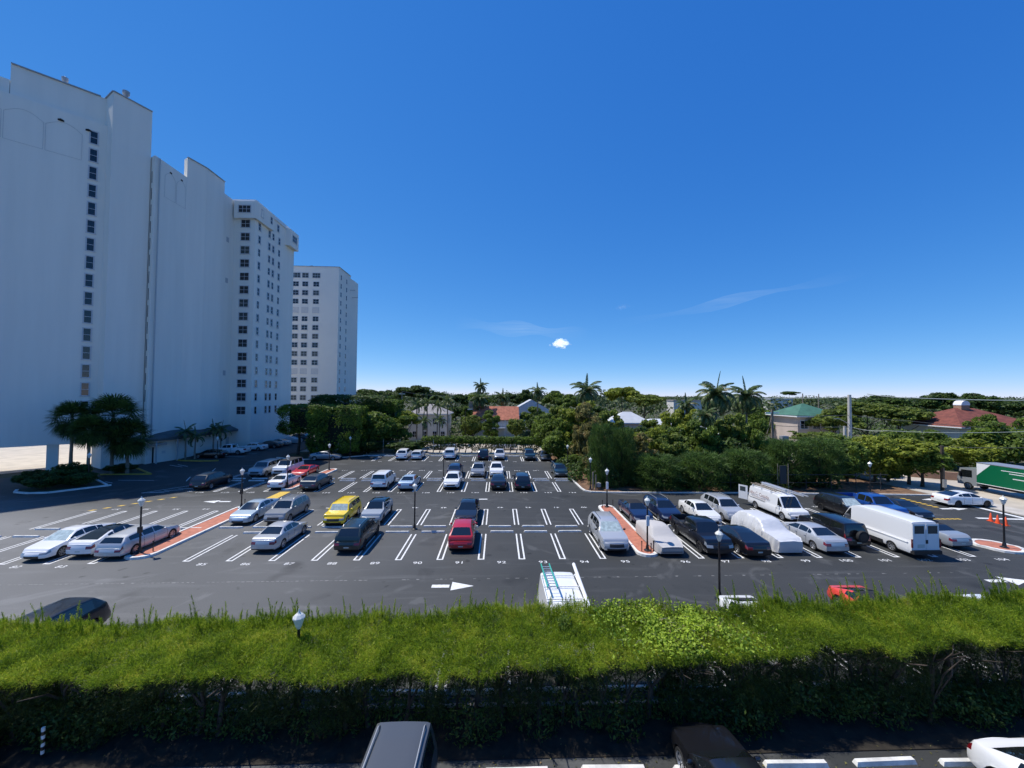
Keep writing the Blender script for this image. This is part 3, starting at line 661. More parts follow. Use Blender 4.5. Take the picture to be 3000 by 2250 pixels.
# ---------------------------------------------------------------- traffic islands
def island(label, pts, loc=None):
    """kerbed island; pts go round the outside"""
    t = thing('traffic_island', label, 'island', (0, 0, 0), 0, 'kerbed islands in the lot')
    c = Vector((sum(p[0] for p in pts)/len(pts), sum(p[1] for p in pts)/len(pts)))
    inner = []
    for x, y in pts:
        d = (Vector((x, y))-c); inner.append((x-math.copysign(min(.2, abs(d.x)*.5), d.x), y-math.copysign(min(.22, abs(d.y)*.5), d.y)))
    kb = MB(); n = len(pts); V = [(x, y, 0) for x, y in pts]+[(x+(c.x-x)*.02, y+(c.y-y)*.004, .15) for x, y in pts]+[(x, y, .15) for x, y in inner]+[(x, y, .1) for x, y in inner]
    kb.add(V, [(a*n+i, a*n+(i+1) % n, (a+1)*n+(i+1) % n, (a+1)*n+i) for a in range(3) for i in range(n)])
    kb.build('kerb', M['kerb'], t); MB().sheet(inner, .115).build('paving', M['brick'], t)
def capsule(x0, x1, y0, y1, skew=0.):
    cx, h = (x0+x1)/2, (x1-x0)/2; P_ = []
    for k in range(9): a = math.pi+math.pi*k/8; P_.append((cx+h*math.cos(a), y0+h*.9+h*.9*math.sin(a)))
    for k in range(9): a = math.pi*k/8; P_.append((cx+skew+h*math.cos(a), y1-h*.9+h*.9*math.sin(a)))
    return P_
island('long red paved island beside the silver estate car, white kerb round it', capsule(-24.95, -23.0, 26.95, 39.4, .1))
island('red paved island between the white saloon and the dark grey crossover', capsule(-24.75, -23.35, 45.7, 58.3, .3))
island('red paved island between the silver people mover and the grey covered car', capsule(9.65, 11.2, 26.85, 39.2, .15))
island('short red paved island at the tail of the old silver convertible', capsule(35.75, 38.3, 26.9, 29.6, -.2))

def bollard(label, x, y):
    t = thing('bollard', label, 'bollard', (x, y, .1), 0, 'thin black bollards on the islands')
    MB().tube([(0, 0, 0), (0, 0, .68)], .032, 6).build('post', M['post'], t); MB().lathe([(.045, .66), (.05, .7), (.03, .74)], 8).build('cap', M['post'], t)
for a in (('thin black bollard left of the lamp at the near end of the long west island', -24.6, 27.5), ('thin black bollard right of the lamp beside the silver estate car', -23.55, 28.1),
          ('thin black bollard left of the lamp behind the white saloon tail', -24.3, 46.4), ('thin black bollard right of the lamp by the dark grey crossover tail', -23.75, 46.75),
          ('thin black bollard left of the lamp near the silver people mover nose', 10.1, 27.6), ('thin black bollard right of the lamp near the grey covered car nose', 10.95, 27.65), ('thin black bollard directly in front of the lamp by the grey covered car', 10.6, 27.2),
          ('thin black bollard left of the lamp with the white sign box, island far end', 10.15, 38.3), ('thin black bollard right of the lamp with the white sign box, island far end', 11.2, 38.4),
          ('thin black bollard beside the nose of the pale blue saloon', -24.2, 38.9)): bollard(*a)

def lamp(label, x, y, z=0., sign=False, box=False, h=3.12, rz=0):
    t = thing('lamp_post', label, 'lamp post', (x, y, z), rz, 'lantern lamp posts of the parking lot')
    MB().lathe([(.24, 0), (.24, .05), (.13, .10), (.10, .30), (.075, .42)], 12).build('base', M['post'], t, 40)
    MB().tube([(0, 0, .4), (0, 0, h)], [.062, .05], 10).build('pole', M['post'], t, 40)
    l = MB().lathe([(.06, h), (.08, h+.05), (.10, h+.08), (.19, h+.36), (.195, h+.38)], 8).build('lantern', M['lantern'], t)
    MB().lathe([(.215, h+.38), (.21, h+.41), (.13, h+.50), (.06, h+.55), (.035, h+.60), (.02, h+.66), (.004, h+.70)], 8).build('cap', M['lantern'], l)
    if sign: MB().box(-.11, .11, -.13, -.05, 1.75, 2.45).build('sign_box', M['trim'], t)
    if box: MB().box(-.10, .10, -.15, .06, 1.35, 1.75).build('control_box', M['post'], t)
for a in (('lamp post at the near end of the long west island beside the silver estate car', -24.25, 27.9, .11, False, True), ('lamp post behind the pale blue saloon at the far end of the long west island', -24.2, 38.4, .11, False, True),
          ('lamp post in front of the white saloon on the near end of the second island', -24.35, 46.8, .11), ('lamp post at the far end of the second island behind the dark grey crossover', -24.0, 57.2, .11),
          ('lamp post on the kerb point in front of the dark tree mass', -25.0, 67.8), ('lamp post standing alone on bare asphalt in the middle of the lot', -6.76, 32.65),
          ('lamp post behind the white SUV between the third and fourth rows', -7.0, 51.2), ('lamp post on the mulch by the dark hatchback at the far right corner', 10.1, 57.4, .03),
          ('lamp post on the mulch beside the conduit pipes at the corner of the trees', 10.75, 45.9, .03), ('lamp post with white sign box at the far end of the east island', 10.65, 38.5, .11, True),
          ('lamp post with pale sign box at the near end of the east island', 10.55, 27.75, .11, True), ('tall lamp post rising in front of the aisle, foot behind the hedge', 12.05, 21.3),
          ('lamp post with five-sided lantern in front of the fenced trees, right of the blue pickup', 41.8, 43.25, .03), ('lamp post on the short island behind the old silver convertible', 37.0, 27.9, .11),
          ('lamp post with only its lantern showing above the near hedge', -6.99, 14.4, .0), ('dark lamp post in the shade of the fan palms by the planting bed', -48.4, 48.6), ('lamp post in the tower shade beside the black parked saloon', -46.0, 66.5)):
    h = 3.12
    if 'only its lantern' in a[0]: h = 2.70
    lamp(*a[:4], *(a[4:] if len(a) > 4 else ()), h=h) if len(a) > 3 else lamp(*a, h=h)

# wheel stops: one mesh, one object each
wm = MB(); n = 4
prof = [(-.95, -.085, .0), (.95, .085, .13)]
V = [(sx*(.95 if k < 2 else .9), sy*(.09 if k < 2 else .06), (0 if k < 2 else .12)) for k in (0, 2) for sy in (-1, 1) for sx in (-1, 1)]
wm.add(V, [(0, 2, 3, 1), (4, 5, 7, 6), (0, 1, 5, 4), (2, 6, 7, 3), (0, 4, 6, 2), (1, 3, 7, 5)])
wmesh = mesh('wheel_stop', wm.V, wm.F, M['stop'])
ordn = ['first', 'second', 'third', 'fourth', 'fifth', 'sixth', 'seventh', 'eighth', 'ninth', 'tenth', 'eleventh', 'twelfth', 'thirteenth', 'fourteenth', 'fifteenth', 'sixteenth', 'seventeenth']
rowc = {}
for c, y, n_, what, i in STOPS:
    k_ = rowc[what] = rowc.get(what, -1)+1
    if what == 'hedge row' and c < -18: pass
    o = obj('wheel_stop', wmesh, None, (c+random.uniform(-.08, .08), y+random.uniform(-.06, .06), .001)); o.rotation_euler = (0, 0, random.uniform(-.02, .02))
    names = {'near row': 'white concrete wheel stop under the hedge edge, %s from the left of the near row', 'hedge row': 'white concrete wheel stop behind the hedge trunks, %s from the left of that row',
             'far row': 'white wheel stop along the far kerb, %s bay from the left'}
    lab = names[what] % ordn[k_] if what in names else 'white concrete wheel stop in the %s, %s bay from the left' % (what, ordn[k_])
    tag(o, lab, 'wheel stop', 'concrete wheel stops')

conesp = ((44.15, 34.2, 'orange traffic cone farthest from the camera of the exit trio'), (44.0, 33.6, 'orange traffic cone in the middle of the exit trio'), (43.95, 33.0, 'orange traffic cone nearest the lamp post of the exit trio'))
for x, y, l in conesp:
    t = thing('traffic_cone', l, 'cone', (x, y, .006), 0, 'orange cones by the exit'); MB().box(-.19, .19, -.19, .19, 0, .03).build('base', M['cone'], t); MB().lathe([(.15, .03), (.03, .72), (.02, .73)], 12).build('body', M['cone'], t, 40)
# ---------------------------------------------------------------- buildings
_win = {}
def window_mesh(w, h, cols, rows, casing):
    k = (w, h, cols, rows, casing)
    if k in _win: return _win[k]
    f = MB(); c = .10; b = .055
    if casing:
        for a in ((-w/2-c, w/2+c, h/2, h/2+c), (-w/2-c-.04, w/2+c+.04, -h/2-c, -h/2), (-w/2-c, -w/2, -h/2, h/2), (w/2, w/2+c, -h/2, h/2)): f.box(a[0], a[1], -.02, .07 if a[3] > -h/2+.01 or a[2] != -h/2-c else .11, a[2], a[3])
    for i in range(cols+1):
        x = -w/2+(w-b)*i/cols; f.box(x, x+b, 0, .045, -h/2, h/2)
    for j in range(rows+1):
        z = -h/2+(h-b)*j/rows
        for i in range(cols):
            x0 = -w/2+(w-b)*i/cols+b; x1 = -w/2+(w-b)*(i+1)/cols; f.box(x0, x1, 0, .04, z, z+b)
    p = MB().box(-w/2, w/2, -.02, .015, -h/2, h/2)
    _win[k] = (mesh('window', f.V, f.F, M['winframe']), mesh('pane', p.V, p.F, M['winglass'])); return _win[k]

def window(parent, pos, nrm, w, h, cols, rows, pane='winglass', casing=True):
    """nrm: outward horizontal direction of the wall"""
    fm, pm = window_mesh(w, h, cols, rows, casing)
    rz = math.atan2(nrm[1], nrm[0])-math.pi/2
    o = obj('window', fm, parent, pos); o.rotation_euler = (0, 0, rz); obj('pane', pm, o, m=M[pane]); return o

def wallbox(parent, name, poly, z0, z1, m='stucco'): return MB().prism(poly, z0, z1).build(name, M[m], parent)
def coping(parent, pts, z, w=.3, h=.14, m='coping'): return strip(MB(), pts, w, z, z+h).build('roof_edge', M[m], parent)

T1 = thing('apartment_tower', 'tall white stepped apartment tower filling the left edge, in shade', 'apartment tower', (-56, 62, 0), 0, 'white apartment towers')
def T1p(poly): return [(x+56, y-62) for x, y in poly]
ua = Vector((math.sin(R(47.58)), math.cos(R(47.58)))); na = Vector((ua.y, -ua.x))
A0_ = Vector((-58.72, 59.14)); AL = A0_-ua*26
def quadwall(a, b, depth, n): return [tuple(a), tuple(b), tuple(b-n*depth), tuple(a-n*depth)]
wallbox(T1, 'wall', T1p(quadwall(AL, A0_+ua*.51, 6.2, na)), 3.6, 50.4)
L_ = Vector((-65.62, 53.91)); P_0 = Vector((-59.46, 59.54))
wallbox(T1, 'penthouse', T1p(quadwall(L_, P_0+ua*.56, 5, na)), 50.2, 54.8)
wallbox(T1, 'roof_block', T1p(quadwall(L_-ua*16, L_-ua*.05, 4.8, na)), 50.2, 52.6)
st_ = [(-56.53, 58.35), (-54.56, 62.5), (-58.5, 65.6), (-62.6, 63.2), (-59.85, 60.4)]
wallbox(T1, 'stair_tower', T1p(st_), 0, 54.8)
coping(T1, T1p([tuple(L_+na*.05), tuple(P_0+na*.05)]), 54.8); coping(T1, T1p([(-59.85, 60.4), (-56.53, 58.35), (-54.56, 62.5)]), 54.8)
wallbox(T1, 'wall', T1p([(-53.6, 62.1), (-53.6, 68.45), (-62, 68.45), (-62, 64), (-57, 64)]), 0, 47.75)
wallbox(T1, 'stair_tower', T1p([(-53.6, 68.4), (-52.68, 71.6), (-52.68, 76.2), (-54.6, 76.2), (-54.6, 69.0)]), 0, 51.2)
coping(T1, T1p([(-53.6, 68.4), (-52.68, 71.6), (-52.68, 76.2)]), 51.2)
wallbox(T1, 'wall', T1p([(-53.05, 76.15), (-53.05, 79.75), (-60, 79.75), (-60, 76.15)]), 0, 49.3)
WG = [(-53.2, 79.7), (-48.85, 79.62), (-49.45, 95.65), (-62, 95.6), (-62, 79.8)]
wallbox(T1, 'wing', T1p(WG), 0, 49.2)
wr_ = Vector((-.6, 16.03)).normalized(); wn = Vector((wr_.y, -wr_.x)); W0 = Vector((-48.85, 79.62))
def onw(s, out=0.): v = W0+wr_*s+wn*out; return (v.x, v.y)
c_ = strip(MB(), T1p([(-53.1, 79.62), (-48.8, 79.55), onw(16.0, .06)]), .35, 48.75, 49.5); c_.build('roof_edge', M['trim'], T1)
# overhanging top floor bays of the wing
wallbox(T1, 'bay', T1p([onw(-.7, .0), onw(-.7, .45), onw(5.6, .75), onw(5.6, -.1)]), 45.6, 49.0); wallbox(T1, 'bay', T1p([(-52.7, 79.66), (-52.7, 79.0), (-48.6, 78.95), (-48.6, 79.6)]), 45.6, 49.0)
wallbox(T1, 'bay', T1p([onw(11.6, -.1), onw(12.2, 1.0), onw(16.1, 1.0), onw(16.1, -.1)]), 45.0, 48.9)
# recess strip and downpipe beside the stair tower
MB().tube(T1p([(-53.45, 63.0)])[0:0] or [(2.62, .75, 4.2), (2.62, .75, 47.6)], .09, 8).build('downpipe', M['groove'], T1)
g_ = MB()
for k in range(14): g_.box(1.72, 1.80, .42, .62, 9.5+k*2.62, 11.3+k*2.62)
g_.build('slot_windows', M['dark'], T1)
# shallow arch panels near the roof
g_ = MB()
def on_a(s, out=.015): v = A0_-ua*s+na*out; return (v.x+56, v.y-62)
def apan(s0, s1, zb, zt, on):
    pts = [(s0, zb)]+[(s0+(s1-s0)*k/12, zt+.9*math.sin(math.pi*k/12)) for k in range(13)]+[(s1, zb), (s0, zb)]
    for a, b in zip(pts, pts[1:]): g_.tube([(*on(a[0]), a[1]), (*on(b[0]), b[1])], .017, 4)
for k in range(4): apan(1.95+k*3.6, 5.35+k*3.6, 44.2, 47.9, on_a)
on_b = lambda s, out=.012: (2.4+out, s-62)
apan(64.0, 66.1, 42.2, 45.6, on_b); apan(66.3, 68.2, 42.2, 45.6, on_b)
g_.build('panel_groove', M['groove'], T1)
g_ = MB()
for p in ((*on_a(4.0), 49.0), (*on_a(1.35), 48.8)): g_.box(p[0]-.22, p[0]+.22, p[1]-.22, p[1]+.22, p[2]-.1, p[2]+.12)
for s in (65.1, 67.3): g_.box(2.36, 2.43, s-62-.2, s-62+.2, 46.5, 46.75)
g_.build('roof_vent_slot', M['dark'], T1)
for (x, y), r in (((-62.6, 57.6), .34), ((-56.2, 59.9), .42)):
    MB().lathe([(r*.6, 54.7), (r*.6, 55.3), (r, 55.5), (r*1.05, 56.0), (r*.3, 56.15)], 12, (x+56, y-62, 0)).build('roof_ventilator', M['coping'], T1, 40)
for k in range(16):
    z = 48.0-k*2.62
    p = on_a(.78, .0); window(T1, (p[0], p[1], z), na, .80, 1.85, 1, 2)
# wing windows
st = ['winglass']*16
for k in (3, 8): st[k] = 'winglass2'
st[7] = 'winglass2'
for k in range(16):
    z = 47.4-k*2.66
    if k == 0: window(T1, (-50.6+56, 78.96-62, z), (0, -1), 2.35, 1.45, 3, 2); continue
    window(T1, (-50.75+56, 79.63-62, z), (0, -1), 1.75, 1.55, 2, 2, st[k], k % 5 != 0)
for k in range(16):
    z = 47.4-k*2.66
    for j, s in enumerate((1.5, 5.2, 6.75, 9.2)):
        if k == 0:
            if j in (0,): x, y = onw(1.4, .52)
            elif j == 1: x, y = onw(4.6, .7)
            elif j == 3: x, y = onw(8.6)
            else: continue
        else: x, y = onw(s)
        window(T1, (x+56, y-62, z), wn, .78, 1.5, 1, 2, 'winglass2' if (k+j*2) % 7 == 3 else 'winglass', (k*3+j) % 4 != 1)
x, y = onw(14.1, 1.0); window(T1, (x+56, y-62, 47.1), wn, 2.0, 1.5, 3, 2, 'winglass2')
g_ = MB()
for z in (40.3, 32.3, 14.3): g_.box(2.96, 2.99, 15.6, 16.3, z, z+.95)
g_.build('louvre_vent', M['groove'], T1)
# ground storey: podium wall with openings, columns and the long canopy
pw = MB(); wp = [(-58.6, 60.0), (-55.5, 62.2), (-53.3, 63.6), (-52.65, 66.3), (-53.0, 72), (-53.0, 79.6)]
strip(pw, T1p(wp), .3, 0, 4.2); pw.build('podium_wall', M['stucco'], T1)
def podium(i, f, w, z0, z1, name, m, out=.16):
    a, b = Vector(T1p(wp)[i]), Vector(T1p(wp)[i+1]); d = (b-a).normalized(); n = Vector((d.y, -d.x)); c = a+(b-a)*f
    q = [c-d*w/2+n*(out), c+d*w/2+n*(out), c+d*w/2+n*(out-.04), c-d*w/2+n*(out-.04)]
    return MB().prism([tuple(v) for v in q], z0, z1).build(name, M[m], T1)
podium(0, .78, 1.7, .02, 2.7, 'garage_opening', 'dark'); podium(1, .68, 1.15, .02, 2.45, 'doorway', 'dark'); podium(2, .35, .55, 1.3, 1.75, 'notice_sign', 'winshut', .18)
podium(4, .72, .4, 1.7, 2.3, 'small_window', 'dark'); podium(4, .93, .9, .02, 2.3, 'door', 'groove')
g_ = MB(); a = T1p([(-55.9, 61.0), (-52.6, 62.8), (-52.0, 64.0), (-53.2, 64.0)]); g_.prism(a, 2.75, 3.1); g_.build('door_canopy', M['conc'], T1)
cn = [(-58.4, 58.6), (-55.0, 60.9), (-52.3, 62.6), (-51.5, 65.6), (-51.4, 72), (-51.2, 80.2)]
inn = [(-60.0, 60.6), (-56.4, 62.9), (-54.2, 64.0), (-53.6, 66.5), (-53.4, 72), (-53.2, 80.0)]
cv = MB(); V = []
for (x, y), (x2, y2) in zip(T1p(cn), T1p(inn)): V += [(x, y, 3.45), (x, y, 3.85), (x2, y2, 4.75), (x2, y2, 3.5)]
nn = len(cn); cv.add(V, [(i*4+a, i*4+b, i*4+4+b, i*4+4+a) for i in range(nn-1) for a, b in ((0, 1), (1, 2), (3, 0))]+[(0, 3, 2, 1), tuple(nn*4-4+q for q in (0, 1, 2, 3))])
cv.build('canopy', M['canroof'], T1)
for i, (x, y) in enumerate(T1p(cn)):
    if i in (2, 3, 5): MB().box(x-.16, x-.02, y-.14 if i < 5 else y-.3, y if i < 5 else y-.16, 0, 3.44).build('canopy_post', M['groove'], T1)
for s in (3.1, 9.5, 15):
    p = Vector(on_a(s, -.3)); MB().prism([tuple(p), tuple(p-ua*1.1), tuple(p-ua*1.1-na*.7), tuple(p-na*.7)], 0, 3.6).build('column', M['stucco'], T1)

T2 = thing('apartment_tower', 'smaller white apartment tower standing behind the clipped trees, three window columns facing', 'apartment tower', (-56, 128, 0), 0, 'white apartment towers')
wallbox(T2, 'wall', [(-14, -7.8), (7.2, -7.4), (7.2, 2), (-14, 2)], 0, 49.3, 'stucco2')
wallbox(T2, 'wall', [(7.2, 2.02), (7.4, 5.2), (7.4, 8.4), (-2, 8.4), (-2, 2.02)], 0, 48.6, 'stucco2')
coping(T2, [(-14, -7.8), (7.25, -7.4), (7.25, 2)], 49.3)
bm = MB()
for i, z in enumerate((4.5, 14.9, 25.3, 35.6, 43.5)):
    h = (5.2, 5.2, 5.2, 5.2, 3.2)[i]
    bm.add([(-14, -7.81, z), (-6.95, -7.667, z), (-6.95, -7.667, z+h), (-14, -7.81, z+h)], [(0, 1, 2, 3)])
bm.V = [(x, y-.025, z) for x, y, z in bm.V]; bm.build('wall_band', M['band'], T2)
pat = ['winglass2', 'winglass', 'winglass', 'winglass', 'winshut', 'winglass', 'winglass', 'winglass2', 'winglass', 'winglass2', 'winglass', 'winshut', 'winglass', 'winglass2', 'winglass2', 'winglass2', 'winglass']
for k in range(17):
    z = 46.6-k*2.64
    for j, x in enumerate((-5.45, -2.68, .55)):
        pn = pat[k] if not (k == 2 and j == 2) else 'winglass2'
        window(T2, (x, -7.4+(x-7.2)*.01887, z), (0.019, -1), 1.75 if k else (2.6, 1.9, 2.3)[j], 1.5, 2 if k or j == 1 else 3, 2, pn, pn != 'winglass' or k % 2 == 0)
    for y in (-5.6, -1.2): window(T2, (7.2, y, z), (1, 0), .8, 1.5, 1, 2, 'winglass2' if k % 3 == 0 else 'winglass', False)
for y, l in ((1.6, 1.7), (3.4, 2.0)): MB().box(7.2, 7.2+l, y-.1, y+.1, 44.6 if y < 3 else 42.6, 44.75 if y < 3 else 42.75).build('davit_arm', M['coping'], T2)
for x in (-9, -1): MB().box(x-.3, x+.3, -7.5, -7.1, 49.4, 49.65).build('roof_fitting', M['coping'], T2)

def hip(parent, x0, x1, y0, y1, z, zr, m, over=.5, name='roof'):
    x0 -= over; x1 += over; y0 -= over; y1 += over; d = (y1-y0)/2 if (x1-x0) > (y1-y0) else (x1-x0)/2
    a = (x0+d, (y0+y1)/2, zr) if (x1-x0) > (y1-y0) else ((x0+x1)/2, y0+d, zr)
    b = (x1-d, (y0+y1)/2, zr) if (x1-x0) > (y1-y0) else ((x0+x1)/2, y1-d, zr)
    V = [(x0, y0, z), (x1, y0, z), (x1, y1, z), (x0, y1, z), a, b]
    F = [(0, 1, 5, 4), (2, 3, 4, 5), (1, 2, 5), (3, 0, 4), (0, 3, 2, 1)] if (x1-x0) > (y1-y0) else [(0, 1, 4), (1, 2, 5, 4), (2, 3, 5), (3, 0, 4, 5), (0, 3, 2, 1)]
    o = MB().add(V, F).build(name, M[m], parent); MB().box(x0-.02, x1+.02, y0-.02, y1+.02, z-.2, z-.003).build('eaves', M['trim'], parent); return o
def gable(parent, x0, x1, y0, y1, z, zr, m, over=.4):
    x0 -= over; x1 += over; y0 -= over; y1 += over; ym = (y0+y1)/2; th = .14
    V = [(x, y, zz+dz) for dz in (0, -th) for x in (x0, x1) for y, zz in ((y0, z), (ym, zr), (y1, z))]
    F = [(0, 3, 4, 1), (1, 4, 5, 2), (6, 7, 10, 9), (7, 8, 11, 10), (0, 6, 9, 3), (2, 5, 11, 8), (0, 1, 7, 6), (1, 2, 8, 7), (3, 9, 10, 4), (4, 10, 11, 5)]
    return MB().add(V, F).build('roof', M[m], parent)

# house with the orange roof
h = thing('house', 'white house with orange tiled roof, balcony and green front door', 'house', (-.8, 101, 0), 0)
w_ = MB().box(-6.1, 5.5, -3, 3, 0, 4.9); w_.add([(-6.1, -3, 4.9), (-6.1, 3, 4.9), (-6.1, 0, 7.6), (5.5, -3, 4.9), (5.5, 3, 4.9), (5.5, 0, 7.6)], [(0, 2, 1), (3, 4, 5)]); w_.build('wall', M['housewall'], h)
r = gable(h, -6.1, 5.5, -3, 3, 4.75, 8.0, 'orroof'); MB().box(-6.7, -5.5, -.9, .3, 4.5, 9.1).build('chimney', M['conc'], r)
MB().box(-.9, .2, -3.06, -3.0, .02, 2.3).build('door', M['doorgreen'], h)
MB().box(-2.4, 2.6, -4.3, -3.0, 2.7, 2.85).build('balcony', M['trim'], h)
b_ = MB(); b_.box(-2.4, 2.6, -4.3, -4.24, 3.7, 3.78)
for i in range(11): b_.box(-2.4+i*.494, -2.34+i*.494, -4.3, -4.25, 2.85, 3.7)
b_.build('railing', M['trim'], h)
for x in (-2.3, 0, 2.4): MB().box(x-.07, x+.07, -4.28, -4.14, 0, 4.7).build('column', M['trim'], h)
for x in (-4.6, -1.2, .3, 3.8): window(h, (x, -3.0, 3.9), (0, -1), .8, 1.4, 2, 2, 'winglass', False)
g2 = MB().box(5.5, 10.2, -3.6, 3, 0, 2.4).build('garage', M['housewall'], h); MB().box(5.9, 9.6, -3.66, -3.6, .02, 2.0).build('garage_door', M['doorgreen'], h)
gv = MB(); gv.add([(5.5, -4.0, 3.5), (10.6, -4.0, 2.4), (10.6, 3.2, 2.4), (5.5, 3.2, 3.5), (5.5, -4.0, 3.3), (10.6, -4.0, 2.2), (10.6, 3.2, 2.2), (5.5, 3.2, 3.3)], [(0, 1, 2, 3), (7, 6, 5, 4), (0, 4, 5, 1), (1, 5, 6, 2), (2, 6, 7, 3), (3, 7, 4, 0)]); gv.build('garage_roof', M['trim'], h)
# grey roof house behind palms
h = thing('house', 'pale two storey house with grey hipped roof, half hidden by small palms', 'house', (-16, 97, 0), 0)
MB().box(-5.0, 4.0, -4, 4, 0, 6.2).build('wall', M['housewall'], h); hip(h, -5.0, 4.0, -4, 4, 6.4, 8.6, 'greyroof')
for x in (-3.5, -1.2, 1.1, 3.0):
    for z in (1.6, 4.6): window(h, (x, -4.0, z), (0, -1), .95, 1.4, 2, 2, 'winglass', False)
for y in (-2, 1):
    for z in (1.6, 4.6): window(h, (4.0, y, z), (1, 0), .9, 1.4, 2, 2, 'winglass2', False)
# white gable house behind orange roof
h = thing('house', 'white house with pale grey gable roof rising behind the orange roof', 'house', (9.5, 118, 0), 0)
MB().box(-5, 5, -4, 4, 0, 6.5).build('wall', M['housewall'], h); gv = MB(); gv.add([(-5.5, -4, 6.5), (5.5, -4, 6.5), (0, -4, 9.6), (-5.5, 4, 6.5), (5.5, 4, 6.5), (0, 4, 9.6)], [(0, 1, 2), (3, 5, 4), (1, 4, 5, 2), (0, 2, 5, 3)]); gv.build('roof', M['whiteroof'], h)
# white roofs among the trees
for lab, px, py, Y, wd, dp, zr in (('pale blue white metal roof house glimpsed between tree crowns', 1850, 1230, 68, 6.5, 5, 1.3), ('long low house with white flat roof behind the yellow green trees', 1955, 1236, 72, 10, 6, .4), ('small white roofed house behind the big palm pair', 2050, 1262, 70, 6, 5, 1.2)):
    q = at(px, py, Y); h = thing('house', lab, 'house', (q.x, Y+dp/2, 0), 0)
    MB().box(-wd/2, wd/2, -dp/2, dp/2, 0, q.z-.6).build('wall', M['housewall'], h); hip(h, -wd/2, wd/2, -dp/2, dp/2, q.z-.5, q.z+zr, 'whiteroof', .4)
    window(h, (-wd/4, -dp/2, q.z-1.6), (0, -1), .9, 1.1, 2, 2, 'winglass', False); window(h, (wd/4, -dp/2, q.z-1.6), (0, -1), .9, 1.1, 2, 2, 'winglass', False)
# green roof house
q = at(2352, 1215, 80); h = thing('house', 'beige two storey house with dark green hipped roof and white framed windows', 'house', (q.x, 80, 0), 0)
MB().box(-4.2, 4.2, -4, 4, 0, 7.0).build('wall', M['housepink'], h); hip(h, -4.2, 4.2, -4, 4, 7.2, 9.6, 'grnroof', .7)
for x in (-2.9, -.4, 2.4):
    for z in (2.2, 5.5): window(h, (x, -4.0, z), (0, -1), 1.5 if x < 0 else 1.1, 1.6, 2, 2)
# red roof building on the right
q = at(2818, 1240, 78); h = thing('house', 'broad house with big dark red hipped tile roof and domed roof ventilator', 'house', (q.x, 78, 0), 0)
MB().box(-7.6, 8.6, -6, 6, 0, 5.2).build('wall', M['housewall'], h); r = hip(h, -7.6, 8.6, -6, 6, 5.5, 8.9, 'redroof', 1.0)
MB().box(-.9, .9, -.7, .7, 8.0, 9.5).build('chimney', M['tan'], r)
cp = MB(); V = []; n = 10
for y in (-.75, .75): V += [(.95*math.cos(math.pi*i/n), y, 9.5+.95*math.sin(math.pi*i/n)) for i in range(n+1)]
cp.add(V, [(i, i+1, n+2+i, n+1+i) for i in range(n)]+[tuple(range(n+1)), tuple(range(2*n+1, n, -1))]); cp.build('ventilator_hood', M['trim'], r, 40)
for x in (-5.5, -2): window(h, (x, -6.0, 4.3), (0, -1), 1.0, 1.1, 2, 2)
# far commercial roofs on the skyline
for lab, px, py, Y, wd in (('long flat grey roofed building on the skyline left of the palm pair', 2015, 1172, 190, 14), ('low white building far off below the domed tree', 2290, 1168, 240, 14), ('low white flat roof far left, beside the tower edge', 1060, 1164, 175, 8)):
    q = at(px, py, Y); h = thing('building', lab, 'building', (q.x, Y, 0)); MB().box(-wd/2, wd/2, 0, 8, 0, q.z-.5).build('wall', M['housewall'], h); MB().box(-wd/2-.3, wd/2+.3, -.3, 8.3, q.z-.5, q.z).build('roof', M['greyroof'] if 'grey' in lab else M['whiteroof'], h)

# low tan wall across the street and utility gear
tag(strip(MB(), [(57.5, 53.5), (62.5, 50.5)], .5, 0, 1.0).build('garden_wall', M['tan']), 'low tan masonry wall across the street behind the ficus trunks', 'wall')
fe = thing('fence', 'dark mesh fence along the far kerb left of the trimmed hedge', 'fence', (-18, 72.8, 0))
MB().box(-6, 6.2, -.03, .03, 2.3, 2.36).box(-6, 6.2, -.03, .03, 1.1, 1.15).build('rail', M['fence'], fe)
for x in (-5.9, -2.9, .1, 3.1, 6.15): MB().tube([(x, -.06, 0), (x, -.06, 2.7)], .05, 6).build('fence_post', M['steel'], fe)
fe = thing('fence', 'dark fence under the trees behind the right hand kerb', 'fence', (33, 45.3, 0))
MB().box(-9, 13, -.03, .03, 1.85, 1.92).box(-9, 13, -.03, .03, .95, 1.0).build('rail', M['fence'], fe)
for x in range(-9, 14, 3): MB().tube([(x, -.06, 0), (x, -.06, 2.1)], .04, 6).build('fence_post', M['fence'], fe)
fe = thing('information_board', 'tall narrow notice board in the dark shade behind the lettered van', 'notice board', (at(2294, 1400, 45).x, 45, 0))
MB().box(-.4, .4, -.04, .04, .9, 3.0).build('panel', M['fence'], fe)
for x in (-.62, .62): MB().tube([(x, 0, 0), (x, 0, 3.2)], .04, 6).build('post', M['wood'], fe)
# poles
def upole(lab, px, Y, ztop, r, m, arm=None):
    x = at(px, 1200, Y).x; t = thing('utility_pole', lab, 'utility pole', (x, Y, 0), 0, 'utility poles')
    MB().tube([(0, 0, 0), (0, 0, ztop)], [r*1.25, r], 8).build('pole', M[m], t, 40)
    if arm: MB().box(-arm, arm, -.08, .08, ztop-.6, ztop-.42).build('crossarm', M['trim' if m == 'wood' else 'wood'], t)
    return t, x
up, ux = upole('tall pale concrete utility pole rising from the trees', 2489, 66, 11.4, .26, 'pole')
MB().tube([(0, 0, 6.3), (-2.2, -.4, 7.3), (-3.2, -.5, 7.3)], .05, 6).build('lamp_arm', M['steel'], up)
upole('short pale pole beside the tall concrete pole', 2474, 66, 6.0, .22, 'pole')
uw, _ = upole('weathered wooden pole with white crossarm and transformer box', 2262, 62, 8.9, .17, 'wood', 1.1)
